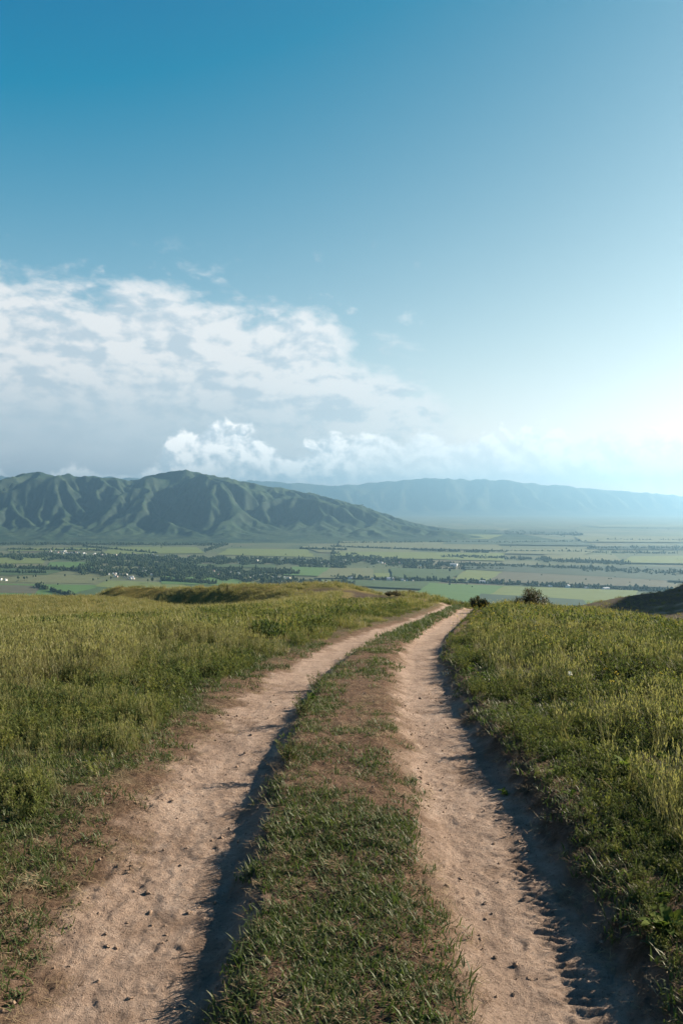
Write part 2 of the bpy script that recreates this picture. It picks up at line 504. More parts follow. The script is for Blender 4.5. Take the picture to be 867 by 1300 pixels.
m_hill, S = new_mat("hillside_soil")
P = S.pos()
fd, _ = S.attr('dirt'); fl, _ = S.attr('litter'); fb, _ = S.attr('bare'); fc, _ = S.attr('cover')
na = S.noise(P, 1.1, 5, .6); nb = S.noise(P, 9.0, 6, .65); nc = S.noise(P, 60.0, 5, .7); nd = S.noise(P, 260.0, 3, .6)
ns = S.noise(S.scalev(P, (7, 1.6, 1)), 1.0, 5, .65)
dcol = S.ramp(nb * .4 + na * .25 + ns * .35, [(.34, (0.1830, 0.1325, 0.1023)), (.5, (0.3214, 0.2424, 0.1872)), (.64, (0.4253, 0.3361, 0.2720))])
dcol = S.mix((S.noise(P, 2.6, 6, .7) - .5).ss(.01, .14) * .55, dcol, (.165, .112, .078))
dcol = S.mix((nc - .5).ss(.02, .16) * .65, dcol, (.12, .082, .060))
dcol = S.mix((nd - .5).ss(.06, .22) * .55, dcol, (.095, .066, .048))
lcol = S.ramp(nc * .6 + nb * .4, [(.34, (0.0376, 0.0248, 0.0160)), (.48, (0.1024, 0.0648, 0.0424)), (.60, (0.1840, 0.1224, 0.0816)), (.74, (0.2720, 0.1968, 0.1296))])
scol = S.ramp(nb, [(.3, (0.0440, 0.0400, 0.0200)), (.6, (0.0880, 0.0720, 0.0400)), (.8, (0.1200, 0.0960, 0.0480))])
gcol = S.ramp(S.noise(S.scalev(P, (0.1736, 0.0592, 0.1488)), 1.0, 6, .65) * .55 + S.noise(P, .9, 6, .7) * .45, [(.32, (0.0424, 0.0440, 0.0120)), (.46, (0.0864, 0.0768, 0.0208)), (.58, (0.1336, 0.1064, 0.0304)), (.72, (0.1688, 0.1288, 0.0424))])
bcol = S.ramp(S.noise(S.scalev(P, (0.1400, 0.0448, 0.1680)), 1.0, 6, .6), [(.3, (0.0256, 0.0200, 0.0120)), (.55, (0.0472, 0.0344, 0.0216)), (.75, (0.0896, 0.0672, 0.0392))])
c = S.mix(fl, scol, lcol)
c = S.mix(fd, c, dcol)
c = S.mix((fc * (1.0 - fd)).clamp(), c, gcol)
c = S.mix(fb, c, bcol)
bmp = nb * .5 + nc * .40 + nd * .30
finish(S, c, .95, bmp, .06, 1.0, .1)
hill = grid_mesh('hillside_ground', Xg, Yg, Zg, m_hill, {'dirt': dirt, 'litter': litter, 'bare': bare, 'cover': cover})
tag(hill, 'grassy hillside with two worn dirt wheel ruts running over its brow', None, None, 'structure')

# ------------------------------------------------------------------ valley floor
VZ = -300.0
def dist_of(py): return (CAM_H - VZ) / ((py - HY) / FPX)
def valley_pt(px, py):
    D = dist_of(py); return ((px - 433.5) / FPX * D, D)
HAZE_B = VZ - 1.0
m_val, S = new_mat("valley_fields")
P = S.pos()
rot = S.node('ShaderNodeVectorRotate', rotation_type='Z_AXIS'); S.put(rot.inputs['Vector'], P); rot.inputs['Angle'].default_value = R(7)
Pr = Sk(S.t, rot.outputs[0])
Pw = S.addv(Pr, S.scalev(S.noise(Pr, .0009, 3, .5, 0, True), (260, 260, 0)))
def cells(sx, sy, seed):
    v = S.node('ShaderNodeTexVoronoi', distance='CHEBYCHEV', feature='F1')
    v.inputs['Scale'].default_value = 1.0; v.inputs['Randomness'].default_value = .85
    S.put(v.inputs['Vector'], S.addv(S.scalev(Pw, (sx, sy, 0)), (seed, seed * .7, 0)))
    return S.sep(Sk(S.t, v.outputs['Color']))
ca = cells(1 / 520., 1 / 330., 3.1); cb = cells(1 / 210., 1 / 900., 8.4)
pal = [(0.0, (0.0278, 0.0507, 0.0188)), (.14, (0.0433, 0.0658, 0.0228)), (.28, (0.0587, 0.0787, 0.0282)), (.40, (0.0729, 0.0847, 0.0376)), (.52, (0.0365, 0.0574, 0.0208)), (.64, (0.0865, 0.0914, 0.0450)), (.74, (0.0662, 0.0612, 0.0343)), (.84, (0.0488, 0.0763, 0.0249)), (.93, (0.0977, 0.1058, 0.0564))]
col = S.mix(.5, S.ramp(ca[0], pal, 'CONSTANT'), S.ramp(cb[1], pal, 'CONSTANT'))
fine = S.noise(S.scalev(Pr, (.004, .02, 0)), 1.0, 5, .6)
col = S.mix((fine - .5).abs() * 1.2, col, S.mix((fine - .5).ss(-.1, .1), (.08, .105, .05), (.26, .24, .13)))
finish(S, col, .95, None)
va = np.linspace(-1, 1, 60); vy = np.r_[np.linspace(-3000, 1400, 8), np.linspace(1500, 12000, 40), np.linspace(13000, 28800, 10)]
Yv, Sv = np.meshgrid(vy, va, indexing='ij')
Xv = Sv * 28500
val = grid_mesh('valley_floor', Xv, Yv, np.full(Xv.shape, VZ), m_val)
tag(val, 'wide patchwork valley floor below the hill', None, None, 'structure')

def field_mat(name, c1, c2, sc=(.006, .03)):
    m, S = new_mat(name)
    P = S.pos()
    n = S.noise(S.scalev(P, (sc[0], sc[1], 0)), 1.0, 5, .65) * .6 + S.noise(P, .02, 4, .6) * .4
    finish(S, S.ramp(n, [(.35, c1), (.65, c2)]), .95)
    return m
F_BRIGHT = field_mat('crop_bright_green', (0.0414, 0.0995, 0.0203), (0.0605, 0.1206, 0.0276))
F_MID = field_mat('crop_mid_green', (0.0255, 0.0542, 0.0164), (0.0425, 0.0759, 0.0223))
F_YEL = field_mat('crop_yellow_green', (0.0748, 0.1093, 0.0256), (0.1088, 0.1370, 0.0367))
F_TAN = field_mat('stubble_tan', (0.0759, 0.0890, 0.0380), (0.1062, 0.1200, 0.0525))
F_BRN = field_mat('ploughed_brown', (0.0516, 0.0542, 0.0315), (0.0759, 0.0774, 0.0459))
F_DARK = field_mat('dark_field_cloud_shade', (0.0163, 0.0344, 0.0200), (0.0296, 0.0525, 0.0288))  # dark field colour that also paints the cloud shadow bands
F_TEAL = field_mat('blue_green_crop', (0.0170, 0.0410, 0.0223), (0.0291, 0.0565, 0.0276))
FIELDS = [
    # corner pixels (left-near, right-near, right-far, left-far), material
    ((-20, 768), (230, 772), (200, 744), (-20, 741), F_BRIGHT),
    ((-30, 752), (45, 754), (52, 744), (-30, 742), F_BRN),
    ((-30, 739), (120, 741), (130, 729), (30, 731), F_TAN),
    ((70, 762), (330, 766), (300, 742), (150, 738), F_MID),
    ((120, 745), (250, 752), (230, 741), (135, 737), F_YEL),
    ((-30, 731), (60, 730), (95, 722), (-30, 721), F_MID),
    ((-30, 716), (55, 716), (60, 708), (-30, 708), F_YEL),
    ((60, 722), (122, 722), (118, 714), (64, 714), F_BRIGHT),
    ((205, 742), (340, 745), (290, 734), (205, 732), F_BRIGHT),
    ((10, 700), (120, 700), (130, 696), (10, 696), F_YEL),
    ((130, 704), (260, 703), (250, 695), (140, 695), F_YEL),
    ((275, 705), (400, 708), (390, 698), (290, 697), F_YEL),
    ((360, 731), (430, 733), (432, 722), (372, 720), F_BRIGHT),
    ((235, 720), (350, 722), (350, 717.5), (230, 716.5), F_MID),
    ((405, 702), (520, 704), (520, 695), (380, 694), F_TAN),
    ((420, 708), (640, 713), (640, 703), (430, 701), F_YEL),
    ((400, 735), (475, 736), (473, 722.5), (420, 721.5), F_TAN),
    ((478, 736), (496, 736), (494, 729), (474, 729), F_YEL),
    ((498, 737), (570, 739), (590, 725), (496, 722), F_MID),
    ((572, 740), (625, 741), (640, 726), (592, 725), F_YEL),
    ((420, 744), (540, 750), (560, 740), (420, 738), F_MID),
    ((500, 772), (780, 790), (760, 751), (545, 742), F_BRIGHT),
    ((620, 758), (800, 768), (810, 752), (640, 746), F_YEL),
    ((600, 776), (760, 784), (740, 764), (610, 756), F_TEAL),
    ((620, 741), (850, 748), (845, 734), (640, 725), F_BRN),
    ((430, 695), (640, 700), (630, 690), (430, 688), F_TAN),
    ((640, 704), (740, 706), (760, 699), (650, 698), F_TAN),
    ((590, 724.5), (900, 742), (900, 722), (590, 717.5), F_DARK),  # cloud shadow painted as a dark field
    ((740, 698.5), (900, 699), (900, 694.5), (760, 694.5), F_DARK),  # farther cloud shadow band, likewise painted dark
    ((790, 716), (900, 718), (900, 707), (800, 708), F_YEL),
    ((700, 712), (790, 714), (780, 706), (690, 706), F_TAN),
    ((560, 692), (760, 694), (730, 687), (580, 686), F_TEAL),
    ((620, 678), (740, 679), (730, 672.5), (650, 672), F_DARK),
    ((740, 689), (900, 690), (900, 682), (730, 682), F_TAN),
    ((760, 670), (900, 671), (900, 667), (740, 667), F_TAN),
    ((500, 684), (620, 686), (640, 680), (520, 679), F_YEL),
]
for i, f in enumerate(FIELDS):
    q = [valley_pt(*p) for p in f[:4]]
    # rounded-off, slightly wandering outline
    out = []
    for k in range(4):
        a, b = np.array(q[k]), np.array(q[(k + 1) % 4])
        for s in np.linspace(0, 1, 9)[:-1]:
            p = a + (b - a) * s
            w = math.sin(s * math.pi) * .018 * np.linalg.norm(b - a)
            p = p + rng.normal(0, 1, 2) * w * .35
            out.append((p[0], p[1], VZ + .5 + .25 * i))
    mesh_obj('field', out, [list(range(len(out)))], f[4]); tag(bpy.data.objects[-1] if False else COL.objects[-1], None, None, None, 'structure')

# ------------------------------------------------------------------ mountains
def erode(h, up, iters, dx, K=.085, m=.45, seed=0):
    ny, nx = h.shape
    idx = np.arange(ny * nx).reshape(ny, nx)
    gy, gx = np.mgrid[0:ny, 0:nx]
    KV = np.clip(1 + 1.3 * fbm(gx / 45., gy / 45., 3, seed + 31), .25, 2.4)
    nb = [(-1, 0), (1, 0), (0, -1), (0, 1), (-1, -1), (-1, 1), (1, -1), (1, 1)]
    for it in range(iters):
        hp = np.pad(h, 1, mode='edge')
        best = np.zeros_like(h); rec = idx.copy()
        for a, b in nb:
            d = math.hypot(a, b) * dx
            s = (h - hp[1 + a:1 + a + ny, 1 + b:1 + b + nx]) / d
            tgt = np.clip(np.arange(ny) + a, 0, ny - 1)[:, None] * nx + np.clip(np.arange(nx) + b, 0, nx - 1)[None, :]
            mk = s > best
            best = np.where(mk, s, best); rec = np.where(mk, tgt, rec)
        A = np.ones(ny * nx); ptr = rec.ravel().copy(); root = ptr == idx.ravel()
        for k in range(9):
            live = ptr != idx.ravel()
            A = A + np.bincount(ptr[live], weights=A[live], minlength=ny * nx)
            p2 = ptr[ptr]
            stop = p2 == ptr                       # reached a pit: park
            ptr = np.where(stop, idx.ravel(), p2)
        A = A.reshape(ny, nx) * dx * dx
        dh = K * KV * A ** m * best
        lower = h.ravel()[rec.ravel()].reshape(ny, nx)
        h = np.maximum(h - np.minimum(dh, .7 * (h - lower)), 0) + up
        hp = np.pad(h, 1, mode='edge')
        lap = hp[:-2, 1:-1] + hp[2:, 1:-1] + hp[1:-1, :-2] + hp[1:-1, 2:] - 4 * h
        h = h + .02 * lap
        h[0, :] = 0
    return h
def skyline_mesh(name, mat, sky_px, crest_y, y0, y1, x0, x1, dx, iters, uplift, seed, foot_fn=None, sharp=1.0):
    nx = int((x1 - x0) / dx) + 1; ny = int((y1 - y0) / dx) + 1
    xs = np.linspace(x0, x1, nx); yv = np.linspace(y0, y1, ny)
    X, Y = np.meshgrid(xs, yv)
    pxs = 433.5 + xs / crest_y * FPX
    tgt = (HY - np.interp(pxs, [p[0] for p in sky_px], [p[1] for p in sky_px])) / FPX * crest_y + CAM_H - VZ
    tgt = np.maximum(tgt, 5)
    cy = crest_y + 500 * fbm(xs / 1900, xs * 0 + seed, 2, seed)
    foot = y0 + 250 + 200 * fbm(xs / 1500, xs * 0 + 3 + seed, 2, seed + 1)
    V = np.clip((Y - foot) / (cy - foot), 0, None)
    shape = np.where(V <= 1, V ** 1.35, np.clip(1 - (V - 1) * 1.3, 0, 1))
    up = np.where(V <= 1, V * (.14 + .86 * sst(.30, .72, V + .12 * fbm(X / 900, Y / 900, 2, seed + 3))), shape) * (tgt / tgt.max()) * uplift * (1 + .75 * fbm(X / 1100, Y / 1100, 3, seed + 5))
    h = shape * tgt * .35 + 70 * (fbm(X / 620, Y / 620, 4, seed + 7) + .5) * sst(0, .4, V) + rng.random(X.shape) * 2
    h = erode(h, np.maximum(up, 0), iters, dx, seed=seed)
    mx = h.max(axis=0)
    n = max(3, int(crest_y * .032 / dx) | 1)
    k = np.hanning(n + 2)[1:-1]; k /= k.sum()
    mxs = np.convolve(np.pad(mx, n // 2, mode='edge'), k, 'valid')
    sc = tgt / np.maximum(mxs, 1)
    h = h * sc[None, :]
    # alluvial aprons along the foot
    fan = 95 * sst(0, .85, V) * np.clip(tgt / 400, 0, 1) * (1 + .35 * fbm(X / 420, Y / 900, 2, seed + 9))
    h = np.maximum(h, 0) + np.maximum(0, fan - .45 * h)
    h = h + 5 * fbm(X / 55, Y / 55, 3, seed + 11) * sst(0, .25, V) * np.clip(tgt / 300, 0, 1)
    h = h * sst(0, .10, V) - 3 * (1 - sst(0, .05, V))
    print(name, X.shape, h.max())
    return grid_mesh(name, X, Y, VZ + h, mat), X, Y, h
def mountain_mat(name, lo, hi, rock):
    m, S = new_mat(name)
    P = S.pos()
    n = S.noise(P, .0022, 6, .62); n2 = S.noise(P, .012, 5, .6)
    c = S.ramp(n * .6 + n2 * .4, [(.34, lo), (.62, hi)])
    g = S.node('ShaderNodeNewGeometry'); nx, ny, nz = S.sep(Sk(S.t, g.outputs['Normal']))
    c = S.mix(nz.ss(.80, .62) * .6, c, rock)
    c = S.mix((S.noise(P, .0045, 7, .7) - .5).ss(.03, .10) * .6, c, tuple(v * .55 for v in lo))
    c = S.mix((S.noise(P, .028, 4, .6) - .5).ss(.06, .11) * .55, c, tuple(v * .5 for v in lo))
    c = S.mix((S.noise(S.scalev(P, (.02, .006, .006)), 1.0, 4, .6) - .5).ss(.10, .18) * .5, c, tuple(v * 1.9 for v in rock))
    finish(S, c, .95, n2, 9.0, .7, .05)
    return m
M_MTN = mountain_mat('grassed_mountain', (0.0128, 0.0333, 0.0220), (0.0496, 0.0745, 0.0374), (0.0368, 0.0490, 0.0396))
SKY1 = [(-420, 640), (-300, 622), (-150, 612), (-60, 618), (0, 608), (35, 600), (55, 600), (85, 607), (110, 605), (135, 606), (165, 607), (195, 602), (215, 599), (232, 598), (250, 599.5), (270, 603), (300, 609), (330, 616), (360, 620), (400, 627), (430, 635), (470, 645), (500, 656), (530, 665), (570, 672), (640, 681), (760, 682)]
mt, MX, MY, MH = skyline_mesh('mountain', M_MTN, SKY1, 8200, 5700, 9300, -5200, 1800, 17.0, 130, 3.2, 3)
tag(mt, 'green eroded mountain ridge with gullies across the valley', None, None, 'structure')
M_FAR = mountain_mat('far_mountain', (0.0384, 0.0512, 0.0288), (0.0768, 0.0832, 0.0448), (0.0768, 0.0704, 0.0576))
SKY2 = [(-500, 610), (-100, 606), (0, 604), (60, 607), (110, 604.5), (160, 607), (230, 608), (300, 610), (360, 612), (420, 617), (470, 613), (530, 608), (590, 608), (640, 610), (700, 616), (760, 621), (820, 626), (900, 632), (1100, 634), (1400, 630)]
mf, *_ = skyline_mesh('distant_mountain', M_FAR, SKY2, 24000, 20500, 26500, -20000, 22000, 100.0, 70, 12.0, 11)
tag(mf, 'pale distant mountain range fading into haze', None, None, 'structure')
def valley_z(x, y):
    """Ground height of valley or mountain foot."""
    i = np.clip(((y - 5700) / (MY[1, 0] - MY[0, 0])).astype(int), 0, MH.shape[0] - 1)
    j = np.clip(((x + 5200) / (MX[0, 1] - MX[0, 0])).astype(int), 0, MH.shape[1] - 1)
    inside = (y > 5700) & (y < 9300) & (x > -5200) & (x < 1800)
    return np.where(inside, VZ + np.maximum(MH[i, j], 0), VZ)

# ------------------------------------------------------------------ scatter helper (geometry nodes, for uncountable cover)
def scatter(name, pts, scl, rot, idx, protos, kindlabel):
    coll = bpy.data.collections.new(name + '_kinds')
    for k, p in enumerate(protos):
        p.name = f'{name}_kind_{k:02d}'
        coll.objects.link(p)
    me = bpy.data.meshes.new(name)
    n = len(pts)
    me.vertices.add(n); me.vertices.foreach_set('co', np.asarray(pts, np.float32).reshape(-1))
    a = me.attributes.new('rot', 'FLOAT_VECTOR', 'POINT'); a.data.foreach_set('vector', np.asarray(rot, np.float32).reshape(-1))
    a = me.attributes.new('scl', 'FLOAT_VECTOR', 'POINT'); a.data.foreach_set('vector', np.asarray(scl, np.float32).reshape(-1))
    a = me.attributes.new('idx', 'INT', 'POINT'); a.data.foreach_set('value', np.asarray(idx, np.int32))
    o = bpy.data.objects.new(name, me); COL.objects.link(o)
    ng = bpy.data.node_groups.new(name + '_scatter', 'GeometryNodeTree')
    ng.interface.new_socket('Geometry', in_out='INPUT', socket_type='NodeSocketGeometry')
    ng.interface.new_socket('Geometry', in_out='OUTPUT', socket_type='NodeSocketGeometry')
    N = ng.nodes.new; L = ng.links.new
    gi = N('NodeGroupInput'); go = N('NodeGroupOutput')
    ci = N('GeometryNodeCollectionInfo'); ci.inputs['Collection'].default_value = coll
    ci.inputs['Separate Children'].default_value = True; ci.inputs['Reset Children'].default_value = True
    ip = N('GeometryNodeInstanceOnPoints'); ip.inputs['Pick Instance'].default_value = True
    def na(nm, t):
        x = N('GeometryNodeInputNamedAttribute'); x.data_type = t; x.inputs['Name'].default_value = nm; return x.outputs['Attribute']
    er = N('FunctionNodeEulerToRotation')
    L(na('rot', 'FLOAT_VECTOR'), er.inputs[0]); L(er.outputs[0], ip.inputs['Rotation'])
    L(na('scl', 'FLOAT_VECTOR'), ip.inputs['Scale']); L(na('idx', 'INT'), ip.inputs['Instance Index'])
    L(gi.outputs[0], ip.inputs['Points']); L(ci.outputs[0], ip.inputs['Instance']); L(ip.outputs[0], go.inputs[0])
    md = o.modifiers.new('scatter', 'NODES'); md.node_group = ng
    tag(o, kindlabel, None, None, 'stuff')
    return o

# ------------------------------------------------------------------ vegetation kinds
def leaf_mat(name, cols, tip=None, transl=.35, rough=.55, spec=.25):
    m, S = new_mat(name)
    r = S.rnd(); h, _ = S.attr('h')
    c = S.ramp(r, cols)
    P = S.pos()
    c = S.mix((S.noise(P, .7, 3, .6) - .5).ss(-.15, .2) * .35, c, cols[-1][1])
    c = S.mix((S.noise(P, .33, 3, .55) - .5).ss(.0, .16) * .5, c, cols[0][1])
    if tip is not None: c = S.mix(h.ss(.45, 1.0) * .75, c, tip)
    finish(S, c, rough, None, spec=spec, transl=transl)
    return m
M_SHORT = leaf_mat('short_grass', [(0, (0.0290, 0.0527, 0.0128)), (.5, (0.0439, 0.0691, 0.0168)), (1, (0.0674, 0.0881, 0.0264))], (0.0839, 0.1063, 0.0360))
M_TALL = leaf_mat('meadow_grass', [(0, (0.0482, 0.0681, 0.0244)), (.35, (0.0698, 0.0884, 0.0307)), (.66, (0.1002, 0.1068, 0.0380)), (.84, (0.1610, 0.1472, 0.0633)), (1, (0.2862, 0.2532, 0.1356))], (.215, .210, .088))
M_MEAD = leaf_mat('far_meadow_grass', [(0, (0.0506, 0.0673, 0.0240)), (.35, (0.0782, 0.0898, 0.0300)), (.66, (0.1150, 0.1142, 0.0380)), (.84, (0.1656, 0.1510, 0.0580)), (1, (0.2668, 0.2397, 0.1150))], (0.2070, 0.1887, 0.0720))
M_HERB = leaf_mat('grey_green_herb', [(0, (0.0432, 0.0672, 0.0229)), (.5, (0.0816, 0.1037, 0.0370)), (1, (0.1392, 0.1488, 0.0396))], None, .38, .7, .1)
M_WEED = leaf_mat('broad_weed_leaf', [(0, (0.0440, 0.0800, 0.0160)), (.6, (0.0680, 0.1080, 0.0208)), (1, (0.1200, 0.1400, 0.0280))], None, .42, .75, .06)
M_DRY = leaf_mat('dry_grass', [(0, (0.0744, 0.0440, 0.0256)), (.35, (0.1496, 0.0952, 0.0544)), (.7, (0.2312, 0.1696, 0.0952)), (1, (0.3128, 0.2520, 0.1496))], None, .15, .8)
M_TWIG, S = new_mat('brown_stem')
finish(S, S.ramp(S.noise(S.obj(), 40, 3), [(.3, (.06, .042, .025)), (.7, (.14, .10, .06))]), .9)
M_FLOWER, S = new_mat('yellow_petal')
finish(S, S.ramp(S.noise(S.obj(), 30, 2), [(.3, (.55, .42, .03)), (.7, (.68, .55, .06))]), .6, transl=.3)
M_WHITE, S = new_mat('white_petal')
finish(S, S.ramp(S.noise(S.obj(), 30, 2), [(.3, (.62, .60, .55)), (.7, (.8, .79, .75))]), .6, transl=.25)

class MB:
    def __init__(s): s.v = []; s.f = []; s.m = []; s.h = []
    def blade(s, base, az, length, width, lean, curl, mat=0, segs=3, tw=0.0):
        """A tapered grass blade."""
        d = Vector((math.cos(az), math.sin(az), 0)); side = Vector((-math.sin(az + tw), math.cos(az + tw), 0))
        p = Vector(base); ang = lean; i0 = len(s.v)
        for k in range(segs + 1):
            t = k / segs
            w = width * (1 - t) ** .7 * (.65 + .7 * min(t * 3, 1) * (1 - .3 * t))
            if k == segs: s.v.append(tuple(p)); s.h.append(t)
            else:
                s.v.append(tuple(p - side * w * .5)); s.v.append(tuple(p + side * w * .5)); s.h += [t, t]
            st = length / segs
            p = p + (d * math.sin(ang) + Vector((0, 0, math.cos(ang)))) * st
            ang += curl / segs
        for k in range(segs - 1):
            a = i0 + 2 * k; s.f.append((a, a + 1, a + 3, a + 2)); s.m.append(mat)
        a = i0 + 2 * (segs - 1); s.f.append((a, a + 1, a + 2)); s.m.append(mat)
    def leaf(s, base, dirv, up, length, width, mat=0, h=.5, fold=.15):
        d = Vector(dirv).normalized(); u = Vector(up); sd = d.cross(u)
        if sd.length < 1e-4: sd = d.orthogonal()
        sd.normalize(); n = sd.cross(d)
        b = Vector(base); i = len(s.v)
        s.v += [tuple(b), tuple(b + d * length * .45 + sd * width * .5 + n * width * fold), tuple(b + d * length), tuple(b + d * length * .45 - sd * width * .5 + n * width * fold)]
        s.h += [h] * 4
        s.f += [(i, i + 1, i + 2), (i, i + 2, i + 3)]; s.m += [mat, mat]
    def stem(s, a, b, r0, r1, mat=0, n=3, h=.3):
        a = Vector(a); b = Vector(b); d = (b - a).normalized(); x = d.orthogonal().normalized(); y = d.cross(x); i = len(s.v)
        for p, r in ((a, r0), (b, r1)):
            for k in range(n):
                t = 2 * math.pi * k / n; s.v.append(tuple(p + (x * math.cos(t) + y * math.sin(t)) * r)); s.h.append(h)
        for k in range(n): s.f.append((i + k, i + (k + 1) % n, i + n + (k + 1) % n, i + n + k)); s.m.append(mat)
    def build(s, name, mats, parent=None, link=True):
        o = mesh_obj(name, s.v, s.f, mats, parent, True, link)
        o.data.polygons.foreach_set('material_index', s.m)
        a = o.data.attributes.new('h', 'FLOAT', 'POINT'); a.data.foreach_set('value', s.h)
        return o
U = random.uniform
def short_tuft(nb=30, r=.055, hmin=.014, hmax=.040, w=.0048):
    m = MB()
    for _ in range(nb):
        a = U(0, 6.28); q = r * math.sqrt(random.random())
        m.blade((q * math.cos(a), q * math.sin(a), -.006), U(0, 6.28), U(hmin, hmax) * 1.25, w * U(.7, 1.3), U(.2, 1.25), U(.2, 1.3), 0, 3, U(-.5, .5))
    return m.build('t', [M_SHORT], link=False)
def tall_tuft(nb=17, r=.06, hmin=.08, hmax=.30, w=.0072, heads=5):
    m = MB()
    for k in range(nb):
        a = U(0, 6.28); q = r * math.sqrt(random.random()); b = (q * math.cos(a), q * math.sin(a), -.01)
        m.blade(b, U(0, 6.28), U(hmin, hmax), w * U(.7, 1.3), U(.0, .45), U(.1, .9), 0, 3, U(-.6, .6))
    for k in range(heads):
        a = U(0, 6.28); q = r * math.sqrt(random.random()); b = Vector((q * math.cos(a), q * math.sin(a), 0))
        hgt = U(hmax * .9, hmax * 1.35); tp = b + Vector((U(-.25, .25) * hgt, U(-.25, .25) * hgt, hgt))
        m.stem(b, tp, .0016, .0011, 0, 3, .9)
        dv = (tp - b).normalized()
        for j in range(4):
            m.leaf(tp - dv * .05 * (j / 4), dv + Vector((U(-.35, .35), U(-.35, .35), 0)), (U(-1, 1), U(-1, 1), 0.2), .036, .010, 0, 1.0)
    return m.build('t', [M_TALL], link=False)
def herb(n=9, hgt=.16, r=.05):
    m = MB()
    for _ in range(n):
        a = U(0, 6.28); q = r * random.random(); b = Vector((q * math.cos(a), q * math.sin(a), -.01))
        tp = b + Vector((U(-.5, .5) * hgt, U(-.5, .5) * hgt, hgt * U(.55, 1.1)))
        m.stem(b, tp, .002, .001, 0, 3)
        for j in range(11):
            t = U(.15, 1); p = b.lerp(tp, t); az = U(0, 6.28); L = U(.018, .042)
            m.leaf(p, (math.cos(az), math.sin(az), U(.1, 1.4)), (U(-.5, .5), U(-.5, .5), 1), L, L * U(.2, .38), 0, t)
    return m.build('t', [M_HERB], link=False)
def broad(n=9, L0=.10, wr=.34):
    m = MB()
    for k in range(n):
        az = U(0, 6.28); L = L0 * U(.6, 1.2); up = U(.4, 1.6)
        d = Vector((math.cos(az), math.sin(az), up)).normalized(); b = Vector((U(-.015, .015), U(-.015, .015), 0))
        sd = d.cross(Vector((0, 0, 1))).normalized(); i = len(m.v); w = L * wr * U(.7, 1.2)
        nn = sd.cross(d)
        for t, ww in ((0, .08), (.25, .55), (.5, 1), (.75, .75), (1, .06)):
            p = b + d * L * t - Vector((0, 0, 1)) * L * .35 * t * t
            m.v += [tuple(p - sd * w * ww * .5 + nn * .12 * w * ww), tuple(p), tuple(p + sd * w * ww * .5 + nn * .12 * w * ww)]; m.h += [t] * 3
        for q in range(4):
            a = i + q * 3
            m.f += [(a, a + 1, a + 4, a + 3), (a + 1, a + 2, a + 5, a + 4)]; m.m += [0, 0]
    return m.build('t', [M_WEED], link=False)
def dry_bits(n=22, r=.07):
    m = MB()
    for _ in range(n):
        a = U(0, 6.28); q = r * math.sqrt(random.random())
        m.blade((q * math.cos(a), q * math.sin(a), U(.0, .006)), U(0, 6.28), U(.02, .07), U(.0015, .0035), U(1.1, 1.6), U(-.2, .4), 0, 2, U(-.5, .5))
    return m.build('t', [M_DRY], link=False)
def flower_stalk():
    m = MB()
    tp = Vector((U(-.05, .05), U(-.05, .05), U(.22, .38)))
    m.stem((0, 0, 0), tp, .002, .0012, 0)
    for j in range(9):
        t = U(.1, .8); p = tp * t; az = U(0, 6.28)
        m.leaf(p, (math.cos(az), math.sin(az), .6), (0, 0, 1), U(.03, .05), .012, 0, t)
    for c in range(5):
        q = tp + Vector((U(-.02, .02), U(-.02, .02), U(-.02, .02)))
        for k in range(5):
            a = k * 1.2566 + c; m.leaf(q, (math.cos(a), math.sin(a), .3), (0, 0, 1), .011, .008, 1, 1)
    return m.build('t', [M_WEED, M_FLOWER], link=False)
def meadow_clump(nb=32, r=.26, hmin=.10, hmax=.40, w=.019):
    m = MB()
    for k in range(nb):
        a = U(0, 6.28); q = r * math.sqrt(random.random()); b = (q * math.cos(a), q * math.sin(a), -.02)
        m.blade(b, U(0, 6.28), U(hmin, hmax), w * U(.6, 1.3), U(.0, .45), U(.1, .7), 0, 2, U(-.6, .6))
    return m.build('t', [M_MEAD], link=False)
def herb_clump(n=26, r=.25, hgt=.26):
    m = MB()
    for _ in range(n):
        a = U(0, 6.28); q = r * math.sqrt(random.random()); b = Vector((q * math.cos(a), q * math.sin(a), -.01))
        tp = b + Vector((U(-.4, .4) * hgt, U(-.4, .4) * hgt, hgt * U(.5, 1.1)))
        for j in range(8):
            t = U(.2, 1); p = b.lerp(tp, t); az = U(0, 6.28); L = U(.045, .10)
            m.leaf(p, (math.cos(az), math.sin(az), U(.2, 1.2)), (0, 0, 1), L, L * .42, 0, t)
    return m.build('t', [M_HERB], link=False)
KINDS = []
def reg(o): KINDS.append(o); return len(KINDS) - 1
K_SHORT = [reg(short_tuft()) for _ in range(5)]
K_TALL = [reg(tall_tuft()) for _ in range(6)]
K_HERB = [reg(herb()) for _ in range(5)]
K_BROAD = [reg(broad()) for _ in range(4)]
K_DRY = [reg(dry_bits()) for _ in range(4)]
K_FLOW = [reg(flower_stalk()) for _ in range(3)]
K_MEAD = [reg(meadow_clump()) for _ in range(5)]
K_HCL = [reg(herb_clump()) for _ in range(4)]

